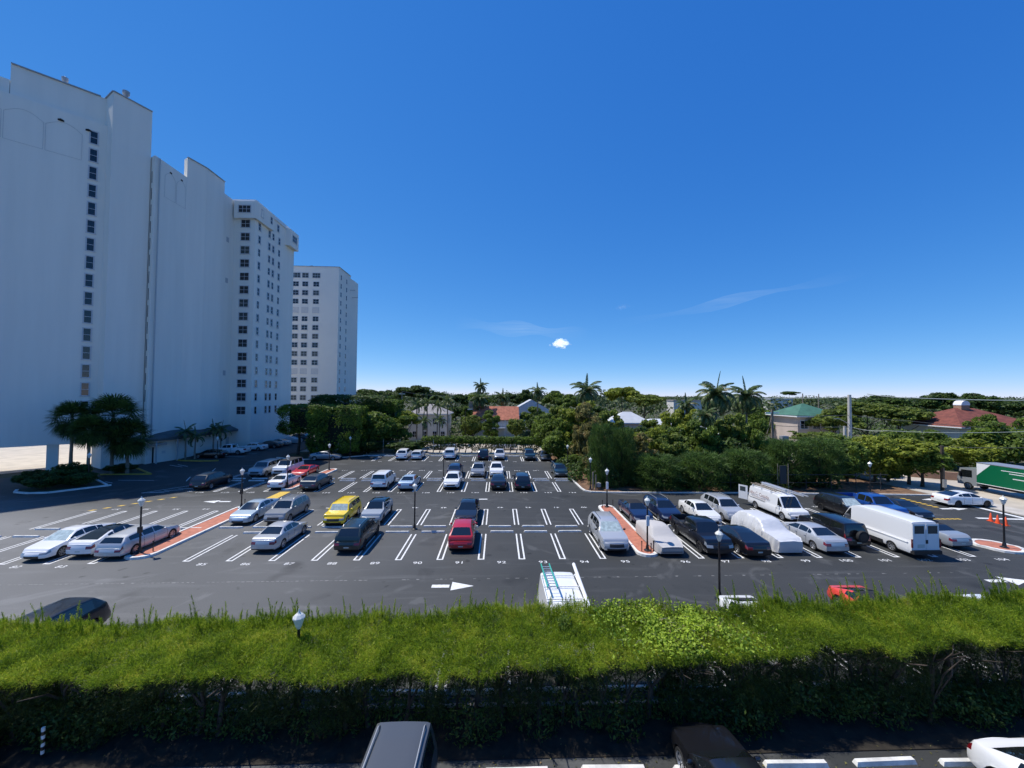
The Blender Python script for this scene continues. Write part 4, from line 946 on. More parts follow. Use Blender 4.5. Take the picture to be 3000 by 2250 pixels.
MB().box(1.4, 2.4, -.4, .4, 4.0, 4.7).build('transformer', M['steel'], uw); MB().tube([(-.9, 0, 5), (0, 0, 8)], .06, 6).build('brace', M['wood'], uw)
upole('dark wooden pole in front of the street mouth', 2757, 45.5, 5.3, .16, 'bark')
upole('distant thin pole above the left treeline', 1177, 120, 11.5, .16, 'wood', .9); upole('thin distant pole left of the tall palm', 1322, 130, 10.5, .14, 'wood')
upole('thin distant pole above the green roof', 2352, 120, 12.0, .14, 'wood'); upole('thin distant pole right of the green roof', 2399, 130, 12.0, .14, 'wood')
bx = thing('meter_box', 'grey meter box on a post at the exit', 'meter box', (at(2768, 1450, 44).x, 44, 0)); MB().box(-.16, .16, -.1, .1, .7, 1.6).build('box', M['steel'], bx); MB().tube([(0, 0, 0), (0, 0, 2.9)], .05, 6).build('post', M['fence'], bx)
sl = thing('street_light', 'cobra head street light poking out of the trees', 'street light', (at(1772, 1300, 60).x, 60, 0)); q = at(1765, 1238, 60).z
MB().tube([(0, 0, 0), (.1, 0, q-.3), (-.3, 0, q), (-.8, 0, q)], .08, 8).build('pole', M['steel'], sl); MB().box(-1.5, -.6, -.22, .22, q-.1, q+.12).build('lamp_head', M['trim'], sl)
sl = thing('street_light', 'thin street light pole left of the orange roof house', 'street light', (at(1363, 1250, 90).x, 90, 0)); MB().tube([(0, 0, 0), (0, 0, 7.2), (.9, 0, 7.6)], .07, 6).build('pole', M['bark'], sl); MB().box(.5, 1.6, -.15, .15, 7.5, 7.7).build('lamp_head', M['steel'], sl)
def cable(lab, pts, r=.035, m='cable', sag=.5):
    P_ = []
    for (a, b) in zip(pts, pts[1:]):
        for k in range(9): f = k/8; v = Vector(a).lerp(Vector(b), f); v.z -= sag*4*f*(1-f); P_.append(v)
    tag(MB().tube(P_, r, 5).build('overhead_cable', M[m]), lab, 'cable', 'overhead cables')
cable('thick pale overhead cable crossing in front of the red roof skyline', [tuple(at(2540, 1154, 70)), tuple(at(2660, 1165, 66)), tuple(at(3060, 1173, 60))], .07, 'cablew', .15)
cable('dark cable from the concrete pole down toward the red roof eaves', [tuple(at(2490, 1214, 66)), tuple(at(2660, 1233, 64)), tuple(at(3060, 1262, 58))], .04, 'cable', .2)
cable('pale cable crossing over the clipped treetops on the far right', [tuple(at(2490, 1250, 66)), tuple(at(2600, 1262, 62)), tuple(at(3060, 1262, 54))], .035, 'cablew', .3)
cable('cable running across the green roof house front, upper one', [tuple(at(2262, 1214, 62)), tuple(at(2489, 1216, 66))], .04, 'cable', .2)
cable('cable running across the green roof house front, lower one', [tuple(at(2262, 1246, 62)), tuple(at(2489, 1250, 66))], .04, 'cable', .2)
cable('thin cable strung from the skyline to the concrete pole top', [tuple(at(2262, 1165, 100)), tuple(at(2489, 1163, 66))], .04, 'cablew', .2)
cable('low cable in front of the big trees at the right edge', [tuple(at(2700, 1305, 52)), tuple(at(3060, 1310, 48))], .03, 'cable', .2)
cable('faint cable pair above the left treeline', [tuple(at(1177, 1147, 120)), tuple(at(1330, 1160, 130))], .06, 'cable', .4)
# conduit pipes and striped marker
t = thing('pipe_stand', 'pale upright pipes and valve on the mulch beside the kerb corner', 'pipes', (at(1737, 1420, 46).x, 46, .03)); MB().tube([(0, 0, 0), (0, 0, 2.0), (.3, 0, 2.1)], .09, 8).tube([(.35, 0, 0), (.35, 0, 1.7)], .08, 8).build('pipe', M['wood'], t); MB().lathe([(.05, .2), (.3, .3), (.28, .7), (.05, .8)], 8, (.7, .1, 0)).build('valve', M['conc'], t)
t = thing('marker_post', 'small black and white striped marker post in the hedge shade', 'marker post', (-13.6, 12.6, .03))
for k in range(8): MB().lathe([(.045, k*.11), (.045, k*.11+.11)], 8).build('band', M['trim'] if k % 2 else M['post'], t)
# clouds
for lab, px, py, wd, th, dist in (('single small bright puff of cloud above the palms', 1645, 1010, 66, 26, 3000), ('faint wisp of cloud higher than the small puff', 1825, 902, 62, 20, 3500)):
    q = at(px, py, dist); s = dist/1156; mb = MB()
    for k in range(150 if 'bright' in lab else 60):
        u = rng.normal()*.42; r = th*s*rng.uniform(.10, .30)*(1-.3*abs(u)); cx = u*wd*s*.42; cz = th*s*(rng.normal()*.22+.18)*(1-.5*min(1, abs(u)))*(1 if 'bright' in lab else .7)+(0 if 'bright' in lab else cx*.15)
        mb.lathe([(r*math.sin(a)+.01, -r*math.cos(a)*.8) for a in np.linspace(0, math.pi, 7)], 9, (cx, rng.normal()*th*s*.3, cz))
    o = mb.build('cloud', None, None, None, q); o.data.materials.append(None)
    m, tt, b = nt('cloud_vapour'); b.inputs['Base Color'].default_value = (.95, .95, .95, 1); b.inputs['Emission Color'].default_value = (.75, .86, 1, 1); b.inputs['Emission Strength'].default_value = .45; b.inputs['Roughness'].default_value = 1  # emission stands in for sunlight scattered inside the puff
    lw = tt.nodes.new('ShaderNodeLayerWeight'); lw.inputs['Blend'].default_value = .3
    rp = tt.nodes.new('ShaderNodeMapRange'); rp.inputs['From Min'].default_value = .15; rp.inputs['From Max'].default_value = .95; rp.inputs['To Min'].default_value = .16 if 'bright' in lab else .006; rp.inputs['To Max'].default_value = 0
    tt.links.new(lw.outputs['Facing'], rp.inputs['Value']); tt.links.new(rp.outputs[0], b.inputs['Alpha'])
    o.data.materials[0] = m; o.data.polygons.foreach_set('use_smooth', [True]*len(o.data.polygons)); tag(o, lab, 'cloud', None, 'structure')
def wisp(lab, a, b, wd, dens):
    m, tt, bs = nt('cirrus'); bs.inputs['Base Color'].default_value = (.95, .95, .95, 1); bs.inputs['Roughness'].default_value = 1
    glow = tt.nodes.new('ShaderNodeEmission'); glow.inputs['Color'].default_value = (.72, .88, 1, 1); tp = tt.nodes.new('ShaderNodeBsdfTransparent'); mx = tt.nodes.new('ShaderNodeMixShader')  # streak glows by emission in place of sunlight
    uv = tt.nodes.new('ShaderNodeTexCoord'); mp = tt.nodes.new('ShaderNodeMapping'); mp.inputs['Scale'].default_value = (2.2, 1.0, 9); tt.links.new(uv.outputs['Generated'], mp.inputs[0])
    n = tt.nodes.new('ShaderNodeTexNoise'); n.inputs['Scale'].default_value = 1.6; n.inputs['Detail'].default_value = 7; n.inputs['Distortion'].default_value = .6; tt.links.new(mp.outputs[0], n.inputs['Vector'])
    sp = tt.nodes.new('ShaderNodeSeparateXYZ'); tt.links.new(uv.outputs['Generated'], sp.inputs[0])
    def bell(o_):
        x = tt.nodes.new('ShaderNodeMath'); x.operation = 'PINGPONG'; x.inputs[1].default_value = .5; tt.links.new(o_, x.inputs[0])
        y = tt.nodes.new('ShaderNodeMath'); y.operation = 'MULTIPLY'; y.inputs[1].default_value = 2; tt.links.new(x.outputs[0], y.inputs[0]); return y.outputs[0]
    def mul(p, q):
        x = tt.nodes.new('ShaderNodeMath'); x.operation = 'MULTIPLY'
        for i, v in enumerate((p, q)):
            if isinstance(v, float): x.inputs[i].default_value = v
            else: tt.links.new(v, x.inputs[i])
        return x.outputs[0]
    e = mul(mul(bell(sp.outputs['X']), bell(sp.outputs['Z'])), n.outputs['Fac']); tt.links.new(mul(e, dens), mx.inputs[0])
    tt.links.new(tp.outputs[0], mx.inputs[1]); tt.links.new(glow.outputs[0], mx.inputs[2]); tt.links.new(mx.outputs[0], tt.nodes['Material Output'].inputs['Surface'])
    A, B = Vector(a), Vector(b); V = []; F = []; n_ = 16
    for i in range(n_+1):
        p = A.lerp(B, i/n_)
        for j in (-1, -.33, .33, 1): V.append((p.x, p.y+j*wd*.8, p.z+j*wd+40*math.sin(i*.9+j)))
    for i in range(n_):
        for j in range(3): F.append((i*4+j, i*4+j+1, (i+1)*4+j+1, (i+1)*4+j))
    tag(obj('cloud', mesh('cloud', V, F, m, 60)), lab, 'cloud', None, 'structure')
wisp('thin cirrus streak left of the bright puff', at(1330, 945, 6000), at(1730, 985, 6000), 110, .24)
wisp('long faint cirrus streak rising to the right', at(1780, 960, 6000), at(2560, 790, 6000), 70, .16)
# ---------------------------------------------------------------- vegetation
def unit(v): return v/np.maximum(np.linalg.norm(v, axis=-1, keepdims=True), 1e-6)
def leaves(C, N, size, asp=.5, jitter=.4, cup=0.):
    """pointed leaf quads at C (n,3) with normals N"""
    n = len(C); T = unit(np.cross(N, rng.normal(size=(n, 3)))); B = np.cross(N, T)
    l = size*(1+jitter*rng.uniform(-1, 1, (n, 1))); w = l*asp
    return np.stack([C-T*l, C-B*w, C+T*l, C+B*w], 1)
def blades(C, D, L, w):
    """thin needles starting at C along D (unit) of length L"""
    n = len(C); S = unit(np.cross(D, rng.normal(size=(n, 3))))*w
    return np.stack([C-S, C+S, C+D*L+S*.25, C+D*L-S*.25], 1)
def sphere(n): return unit(rng.normal(size=(n, 3)))
def blobcloud(blobs, n, size, asp=.5, shell=.72, up=.35):
    B = np.array(blobs); wt = (B[:, 3]*B[:, 4]+B[:, 4]*B[:, 5]+B[:, 3]*B[:, 5]); wt /= wt.sum()
    k = rng.choice(len(B), n, p=wt); d = sphere(n); r = shell+(1.03-shell)*rng.uniform(0, 1, (n, 1))**.6
    C = B[k, :3]+d*r*B[k, 3:6]*(1+.10*rng.normal(size=(n, 1)))
    N = unit(d*.7+sphere(n)*.8+np.array([0, 0, up])); return leaves(C, N, size, asp)

def crown(kind):
    if kind == 'round':
        b = [(0, 0, -.1, .72, .72, .72)]
        for i in range(26):
            d = sphere(1)[0]; d[2] = abs(d[2])*1.1-.45; d /= np.linalg.norm(d); r = rng.uniform(.2, .36); b.append((*(d*(.98-r)), r, r, r*.8))
        return blobcloud(b, 8500, .070)
    if kind == 'wide':
        b = []
        for i in range(34):
            a = rng.uniform(0, 6.28); q = math.sqrt(rng.uniform(0, 1))*.8; r = rng.uniform(.16, .30); b.append((q*math.cos(a), q*math.sin(a), .55*(1-q*q)-.05+rng.uniform(-.35, .1), r, r, r*.55))
        return blobcloud(b, 9000, .064)
    if kind == 'tall':
        b = []
        for i in range(40):
            a = rng.uniform(0, 6.28); z = rng.uniform(-.92, .85); q = rng.uniform(.2, .8)*(1-.45*max(0, z)**2); r = rng.uniform(.16, .34); b.append((q*math.cos(a), q*math.sin(a), z, r, r, r*.5))
        return blobcloud(b, 10500, .062)
    if kind == 'loose':
        b = []
        for i in range(44):
            a = rng.uniform(0, 6.28); z = rng.uniform(-.9, .9); q = rng.uniform(.1, .85); r = rng.uniform(.14, .30); b.append((q*math.cos(a), q*math.sin(a), z, r, r, r*.45))
        return blobcloud(b, 7000, .062, .45, .5)
    if kind == 'feather':
        n = 9000; a = rng.uniform(0, 6.28, n); z = rng.uniform(-1, 1, n); q = np.sqrt(rng.uniform(.25, 1, n))*(1-.30*np.maximum(0, z)**3)*(.85+.15*np.sin(a*5+z*9))
        C = np.stack([q*np.cos(a), q*np.sin(a), z], 1); D = unit(np.stack([np.cos(a)*.6, np.sin(a)*.6, rng.uniform(-.5, 1.2, n)], 1)+rng.normal(size=(n, 3))*.35)
        return blades(C, D, rng.uniform(.10, .26, (n, 1)), .011)
    if kind == 'clip':
        n = 26000; d = sphere(n); p = np.sign(d)*np.abs(d)**.5; p /= np.maximum(np.abs(p).max(1, keepdims=True), 1e-6)**.75
        p = p*(1+.035*rng.normal(size=(n, 1))-.05*np.sin(p[:, :1]*7+p[:, 1:2]*5)*np.cos(p[:, 2:]*6)); return leaves(p, unit(d+sphere(n)*.9), .036, .6)
CROWN = {k: [crown(k) for _ in range(n_)] for k, n_ in (('round', 3), ('wide', 3), ('tall', 3), ('loose', 2), ('feather', 2), ('clip', 2))}
_cm = {}
def tree(label, x, y, top, cw, base, kind, lm, name='tree', cat='tree', tr=.16, depth=None, v=None, group='trees around the lot', lean=0., z0=0.):
    """top: crown top height, base: crown bottom height, cw: crown width"""
    t = thing(name, label, cat, (x, y, z0), 0, group)
    v = rng.integers(len(CROWN[kind])) if v is None else v % len(CROWN[kind]); k = (kind, int(v))
    if k not in _cm: _cm[k] = quads('crown', CROWN[kind][v], LM['mid'])
    c = obj('crown', _cm[k], t, (lean, 0, (top+base)/2), m=LM[lm]); c.scale = (cw/2, (depth or cw)/2, (top-base)/2)
    c.rotation_euler = (0, 0, 0 if depth else rng.uniform(0, 6.28))
    mb = MB(); h = base+(top-base)*.55; mb.tube([(0, 0, -.05), (.05, 0, base*.5+.1), (lean*.7, .03, h)], [tr*1.3, tr, tr*.45], 7)
    for i in range(5):
        a = i*1.26+rng.uniform(0, .6); b0 = base*.55+(h-base*.5)*rng.uniform(.05, .5); e = cw*.34
        mb.tube([(lean*.3, 0, b0), (lean*.5+e*.5*math.cos(a), e*.5*math.sin(a), b0+(top-base)*.22), (lean+e*math.cos(a), e*math.sin(a)*(1 if not depth else depth/cw), b0+(top-base)*.42)], [tr*.55, tr*.4, tr*.15], 5)
    mb.build('trunk', M['bark'], t, 60); return t

def frond(L, droop, n=26, leaf=.62, w=.045, az=0., el=.9, twist=0.):
    """feather frond: leaflets either side of an arching rachis"""
    Q = []; d = np.array([math.cos(az), math.sin(az), 0.]); s = np.array([-math.sin(az), math.cos(az), 0.]); p = np.zeros(3); a = el; pts = []
    for i in range(n+1): pts.append(p.copy()); p = p+(d*math.cos(a)+np.array([0, 0, 1.])*math.sin(a))*L/n; a -= droop/n*(1+.8*i/n)
    for i in range(2, n):
        f = i/n; l = leaf*L*.32*math.sin(math.pi*min(1, .12+f*.86))**.7; t = unit((pts[i+1]-pts[i])[None])[0]
        for sg in (-1, 1):
            dd = s*sg*.8+t*.55+np.array([0, 0, -.30-.5*f+rng.uniform(-.15, .15)]); dd /= np.linalg.norm(dd); wv = t*w*L*.5
            c = pts[i]; m_ = c+dd*l*.55+np.array([0, 0, .02]); e = c+dd*l+np.array([0, 0, -.16*l])
            Q.append([c-wv*.6, c+wv*.6, m_+wv, m_-wv]); Q.append([m_-wv, m_+wv, e+wv*.15, e-wv*.15])
    for i in range(n):
        q = s*.014*L; Q.append([pts[i]-q, pts[i]+q, pts[i+1]+q*.8, pts[i+1]-q*.8])
    return Q
def palm_crown(nf, L, droop, stiff=False, spear=True, seed=0):
    Q = []
    for i in range(nf):
        f = i/nf; el = 1.4-1.6*f+rng.uniform(-.12, .12); Q += frond(L*rng.uniform(.85, 1.1), droop*(.6+.7*f), az=i*2.399+rng.uniform(-.2, .2), el=el)
    if spear: Q += frond(L*.95, .15, az=rng.uniform(0, 6), el=1.5, leaf=.28)
    return np.array(Q)
def fan_crown(nf, r):
    Q = []
    for i in range(nf):
        f = i/nf; az = i*2.399; el = 1.35-2.7*f; d = np.array([math.cos(az)*math.cos(el), math.sin(az)*math.cos(el), math.sin(el)]); s = np.array([-math.sin(az), math.cos(az), 0]); u = np.cross(d, s)
        c = d*r*.5; w = s*.012*r; Q.append([w*0-w, w, c+w, c-w])
        for k in range(17):
            a = -1.75+3.5*k/16; dd = d*math.cos(a)+s*math.sin(a)*.95+np.array([0, 0, -.10*abs(a)]); e = c+dd*r*.55+np.array([0, 0, -.10*r]); m_ = c+dd*r*.33; ww = unit(np.cross(dd, u)[None])[0]*.024*r
            Q.append([c-ww*.3, c+ww*.3, m_+ww, m_-ww]); Q.append([m_-ww, m_+ww, e+ww*.1, e-ww*.1])
    return np.array(Q)
PALM = dict(coco=[quads('fronds', palm_crown(26, 1., 2.1), LM['palm']) for _ in range(2)], royal=[quads('fronds', palm_crown(30, 1., 2.0), LM['palm']) for _ in range(2)],
            small=[quads('fronds', palm_crown(11, 1., 1.7), LM['palm']) for _ in range(2)], fan=[quads('fronds', fan_crown(58, 1.), LM['palm'])])
def palm(label, x, y, top, r, kind='coco', lm='palm', tr=.15, lean=0., z0=0., group='palms around the lot', name='palm_tree'):
    """top: height of the crown's heart, r: frond length"""
    t = thing(name, label, 'palm', (x, y, z0), rng.uniform(0, 6.28) if not lean else 0, group); c = obj('fronds', PALM[kind][rng.integers(len(PALM[kind]))], t, (lean, 0, top), m=LM[lm]); c.scale = (r, r, r); c.rotation_euler = (0, 0, rng.uniform(0, 6.28))
    MB().tube([(0, 0, -.05), (lean*.25, 0, top*.4), (lean*.7, .05, top*.8), (lean, 0, top+.05)], [tr*1.35, tr, tr*.9, tr*.7], 8).build('trunk', M['palmbark'], t, 60); return t

def tp(label, px, Y, ptop, pw, pbase, kind, lm, **k):
    """tree by bearing and distance: crown top / bottom / width as angles in the survey photo"""
    a = at(px, ptop, Y); b = at(px, pbase, Y); return tree(label, a.x, Y, a.z, pw*Y/1156, max(b.z, .15), kind, lm, **k)
def pp(label, px, Y, pheart, pr, kind='coco', **k):
    a = at(px, pheart, Y); return palm(label, a.x, Y, a.z, pr*Y/1156, kind, **k)

# clipped mass beside the left tower
def clipped(label, x0, x1, y0, y1, z0, z1, lm='clip'):
    t = thing('clipped_tree', label, 'clipped tree', ((x0+x1)/2, (y0+y1)/2, 0), 0, 'clipped ficus trees'); key = ('clip', int(rng.integers(2)))
    if key not in _cm: _cm[key] = quads('crown', CROWN['clip'][key[1]], LM['clip'])
    c = obj('crown', _cm[key], t, (0, 0, (z0+z1)/2), m=LM[lm]); c.scale = ((x1-x0)/2, (y1-y0)/2, (z1-z0)/2)
    fill = MB().box(-(x1-x0)*.33, (x1-x0)*.33, -(y1-y0)*.33, (y1-y0)*.33, z0+(z1-z0)*.2, z1-(z1-z0)*.2).build('dark_core', M['core'], t)  # solid dark box added inside the crown to stop see-through
    mb = MB()
    for i in range(3): x = (i-1)*(x1-x0)*.28; mb.tube([(x, 0, 0), (x+.2, .1, z0*.6), (x+.1, 0, z0+.8)], [.28, .22, .18], 7)
    mb.build('trunk', M['bark'], t, 60)
clipped('tall dark clipped ficus block with square top beside the left tower', -37.8, -29.6, 69.0, 76, 4.0, 8.8)
clipped('clipped ficus block with bright sunlit flat top, in front of the white tower', -32.6, -24.2, 68.5, 74.5, 1.0, 8.6)
clipped('dark smooth clipped dome of foliage behind the ficus blocks', -37, -23.5, 79, 90, 3, 10.4, 'dark')
clipped('rounded clipped tree with yellow green sunlit crown behind the leafy trees', -27.5, -20.6, 80, 87, 4.2, 9.6, 'clip')
for a in (('dark leafy tree against the right flank of the clipped ficus', 1035, 74.5, 1195, 120, 1318, 'round', 'mid'), ('dark green leafy tree second in the row left of the palms', 1105, 76, 1198, 120, 1310, 'round', 'mid'),
          ('leafy tree with bushy base between the lamp and the small palms', 1165, 77, 1215, 100, 1312, 'tall', 'mid'), ('yellowish tree crown left of the grey roofed house', 1190, 82, 1188, 90, 1280, 'wide', 'yel'),
          ('low dark bush behind the dark mesh fence, left one', 1080, 73.4, 1280, 110, 1338, 'round', 'dark'), ('low dark bush behind the dark mesh fence, right one', 1190, 73.6, 1284, 120, 1336, 'round', 'dark'),
          ('round olive tree left of the orange roof house', 1385, 92, 1212, 70, 1278, 'round', 'olive'), ('dark bushy tree covering the left half of the orange roof house', 1440, 90, 1200, 62, 1280, 'tall', 'mid'),
          ('olive green tree in front of the orange roof house, right side', 1512, 89, 1216, 60, 1280, 'round', 'olive'), ('slim tree left of the garage of the orange roof house', 1372, 96, 1190, 44, 1275, 'tall', 'mid'),
          ('dark tree behind the garage of the orange roof house', 1575, 96, 1200, 60, 1280, 'round', 'dark'), ('leafy tree filling the gap right of the far hedge end', 1612, 76, 1215, 90, 1330, 'tall', 'mid'),
          ('broad leafy tree at the far right corner of the lot', 1650, 72, 1185, 100, 1345, 'tall', 'olive'), ('tall dry brownish tree by the kerb corner, browner than its neighbours', 1716, 62, 1178, 100, 1372, 'tall', 'brown'),
          ('bushy tree with yellow green top left of the casuarina', 1690, 66, 1172, 110, 1330, 'loose', 'yel'), ('low bush behind the lamp on the mulch, at the far corner', 1672, 60, 1330, 60, 1388, 'loose', 'mid'),
          ('large yellow green dome tree on the skyline right of the single palm', 1822, 96, 1118, 118, 1215, 'wide', 'yel'), ('grey green broad tree just right of the yellow green dome', 1888, 92, 1140, 130, 1225, 'wide', 'olive'),
          ('dark tree mass under the single palm', 1735, 84, 1175, 150, 1270, 'wide', 'dark')): tp(*a)
# casuarinas and mixed trees behind the right kerb
for a in (('feathery dark casuarina column at the kerb corner behind the lamps', 1762, 47.5, 1248, 78, 1440, 'feather', 'needle'), ('second feathery casuarina just right of the kerb corner', 1822, 48.5, 1258, 82, 1440, 'feather', 'needle'),
          ('yellow green leafy tree in front of the pale metal roof', 1900, 53, 1245, 110, 1420, 'loose', 'yel'), ('thin brown stemmed tree above the dark blue estate car', 1880, 50, 1262, 100, 1425, 'loose', 'brown'),
          ('bright yellow green tree below the skyline roof, left of the palm pair', 1985, 60, 1196, 120, 1380, 'loose', 'yel'), ('bushy olive tree behind the white saloon in the second row', 1960, 51, 1268, 110, 1420, 'tall', 'olive'),
          ('dark green tree under the palm pair, left', 2060, 52, 1225, 110, 1415, 'tall', 'mid'), ('dark green tree under the palm pair, right, with golden top', 2150, 53, 1205, 120, 1415, 'tall', 'olive'),
          ('tall dark tree left of the wooden utility pole', 2215, 51, 1225, 90, 1415, 'tall', 'mid'), ('low dark feathery hedge tree behind the silver SUV', 2060, 46.6, 1330, 150, 1436, 'feather', 'needle'),
          ('low dark feathery hedge tree behind the dark blue estate car', 1925, 46.8, 1335, 150, 1438, 'feather', 'needle'), ('low dark feathery hedge tree behind the lettered van', 2180, 46.4, 1322, 140, 1436, 'feather', 'needle'),
          ('trimmed casuarina with sunlit top right of the wooden pole', 2310, 47.3, 1292, 130, 1392, 'feather', 'needle'), ('trimmed casuarina with sunlit top left of the leafy ficus', 2400, 47.3, 1288, 130, 1398, 'feather', 'needle'),
          ('leafy tree with scattered light leaves behind the black SUV', 2480, 48.5, 1285, 120, 1405, 'round', 'mid'), ('leafy light green ficus behind the blue pickup', 2560, 49.5, 1265, 140, 1405, 'round', 'yel'),
          ('big spreading ficus with dark open trunks beside the street mouth', 2660, 48.5, 1268, 170, 1375, 'wide', 'yel'), ('dense dark lower crown hanging over the ficus trunks', 2700, 47.5, 1305, 140, 1392, 'round', 'mid'),
          ('yellowish leafy tree above the truck cab', 2830, 58, 1278, 150, 1400, 'round', 'yel'), ('big dark tree above the green truck box', 2925, 60, 1225, 170, 1400, 'round', 'mid'),
          ('dark tree at the right edge behind the green truck', 3010, 62, 1215, 150, 1400, 'round', 'mid'), ('leafy tree in front of the red roof eaves', 2720, 62, 1252, 150, 1360, 'round', 'mid'),
          ('tree in front of the right half of the red roof', 2880, 66, 1212, 90, 1330, 'tall', 'mid'), ('broad olive tree beside the green roof house', 2440, 74, 1180, 150, 1300, 'wide', 'olive'),
          ('golden olive tree right behind the tall concrete pole', 2540, 84, 1160, 160, 1270, 'wide', 'olive'), ('grey branched tree left of the red roof', 2630, 82, 1172, 170, 1290, 'wide', 'olive'),
          ('large dark tree on the skyline behind the concrete pole', 2590, 112, 1142, 190, 1250, 'wide', 'dark'), ('largest dark tree on the skyline behind the red roof, left crown', 2760, 108, 1134, 140, 1240, 'wide', 'dark'),
          ('dark tree on the skyline behind the red roof, right crown', 2850, 110, 1136, 140, 1240, 'wide', 'dark'), ('dark tree at the skyline on the far right edge', 2970, 112, 1160, 130, 1250, 'wide', 'dark'),
          ('tree left of the green roof house', 2215, 86, 1188, 110, 1290, 'round', 'mid'), ('tree hiding the ground floor of the green roof house', 2380, 66, 1262, 150, 1330, 'loose', 'olive'),
          ('lone domed tree far off on the skyline above the green roof', 2312, 260, 1142, 62, 1168, 'wide', 'dark'), ('dark tree at the left foot of the green roof house', 2290, 70, 1280, 90, 1340, 'round', 'dark')): tp(*a)
for a in (('leafy tree covering the white gable house', 1560, 100, 1188, 90, 1280, 'tall', 'mid'), ('dark tree in front of the garage right of the orange roof house', 1600, 84, 1205, 90, 1320, 'round', 'mid'), ('dense dark tree filling behind the second casuarina', 1860, 55, 1240, 130, 1430, 'round', 'dark'), ('dense leafy tree in front of the long white roof', 1985, 56, 1242, 140, 1430, 'round', 'mid'), ('olive tree hiding the left end of the long white roof', 1925, 58, 1225, 120, 1400, 'tall', 'olive'),
          ('leafy tree in front of the small white roof', 2085, 55, 1248, 130, 1430, 'round', 'mid'), ('dark tree behind the wooden utility pole foot', 2245, 54, 1272, 120, 1430, 'round', 'dark'), ('dark round tree below the golden topped one', 2150, 51, 1275, 140, 1430, 'round', 'dark'),
          ('tall olive tree at the lot corner behind the casuarina column', 1790, 58, 1195, 110, 1400, 'tall', 'olive'), ('tree between the dry brown tree and the casuarina column', 1740, 54, 1215, 90, 1410, 'loose', 'brown'),
          ('low leafy tree beside the ficus trunks at the street mouth', 2600, 50, 1330, 110, 1425, 'round', 'mid'), ('leafy tree under the concrete pole', 2500, 56, 1262, 150, 1400, 'round', 'mid'), ('leafy tree behind the fence right of the casuarinas', 2440, 54, 1270, 140, 1400, 'tall', 'mid'), ('tree in front of the red roof left eaves', 2640, 64, 1240, 120, 1350, 'round', 'mid'),
          ('dark undergrowth tree at the far right corner beside the dark hatchback', 1640, 66, 1255, 110, 1350, 'round', 'mid'), ('dense tree left of the brown tree', 1668, 68, 1205, 100, 1350, 'tall', 'mid'), ('tree behind the leafy corner trees below the single royal palm', 1700, 78, 1195, 130, 1300, 'round', 'mid')): tp(*a)
# skyline trees on the left
for a in (('rounded dark tree at the tower edge on the left skyline', 1075, 150, 1128, 92, 1200, 'wide', 'dark'), ('second dark tree on the left skyline', 1140, 155, 1130, 80, 1200, 'wide', 'dark'), ('largest high domed tree on the left skyline', 1212, 145, 1114, 128, 1200, 'wide', 'dark'),
          ('dark tree right of the high domed tree', 1280, 150, 1138, 90, 1205, 'wide', 'dark'), ('low dark tree on the skyline above the grey roof house', 1335, 140, 1142, 80, 1210, 'wide', 'dark'), ('dark tree behind the tall slim palm', 1400, 150, 1138, 90, 1210, 'wide', 'mid'),
          ('dark tree behind the orange roof ridge', 1480, 150, 1140, 90, 1205, 'wide', 'dark'), ('rounded tree left of the wind bent palm', 1540, 140, 1130, 60, 1205, 'wide', 'dark'), ('pale topped tree right of the wind bent palm', 1628, 128, 1132, 80, 1215, 'wide', 'mid'), ('tall tree left of the single big palm', 1668, 120, 1142, 80, 1225, 'wide', 'mid'),
          ('mid height tree behind the grey roof house', 1255, 118, 1160, 110, 1245, 'wide', 'dark'), ('mid height tree between the grey and orange roofs', 1352, 118, 1170, 90, 1260, 'wide', 'dark'), ('tree behind the yellow green clipped crown', 1130, 112, 1165, 110, 1250, 'wide', 'mid')): tp(*a)
for a in (('slim tall palm with upright spear above the left end of the orange roof', 1408, 112, 1135, 30, 'royal'), ('short palm with drooping brown skirt below the slim tall palm', 1405, 100, 1172, 42, 'coco'), ('star shaped palm over the orange roof ridge', 1473, 106, 1168, 34, 'coco'),
          ('wind bent dark palm right of the orange roof', 1575, 96, 1152, 36, 'coco'), ('big single royal palm standing alone on the skyline', 1718, 70, 1150, 62, 'royal'), ('left palm of the big pair with long arching fronds', 2098, 58, 1162, 82, 'royal'), ('right palm of the big pair, slightly smaller', 2186, 60, 1166, 72, 'royal'),
          ('young palm under the left big palm', 2065, 54, 1222, 50, 'coco'), ('low palm fronds between the yellow green trees', 2010, 62, 1190, 44, 'coco'), ('small palm against the grey roof house, leftmost', 1222, 86, 1188, 30, 'small'), ('small palm against the grey roof house, second from left', 1252, 87, 1180, 34, 'small'),
          ('small palm against the grey roof house, middle', 1282, 86, 1190, 30, 'small'), ('small palm against the grey roof house, tallest right one', 1312, 88, 1178, 36, 'small'), ('low palm clump at the foot of the grey roof house', 1240, 82, 1235, 34, 'small'), ('low palm clump right of the grey house door', 1288, 82, 1232, 34, 'small'),
          ('arching palm left of the small palms, greener', 1160, 82, 1205, 46, 'small'), ('palm tips above the red roof trees', 2650, 64, 1278, 40, 'coco')): pp(*a)
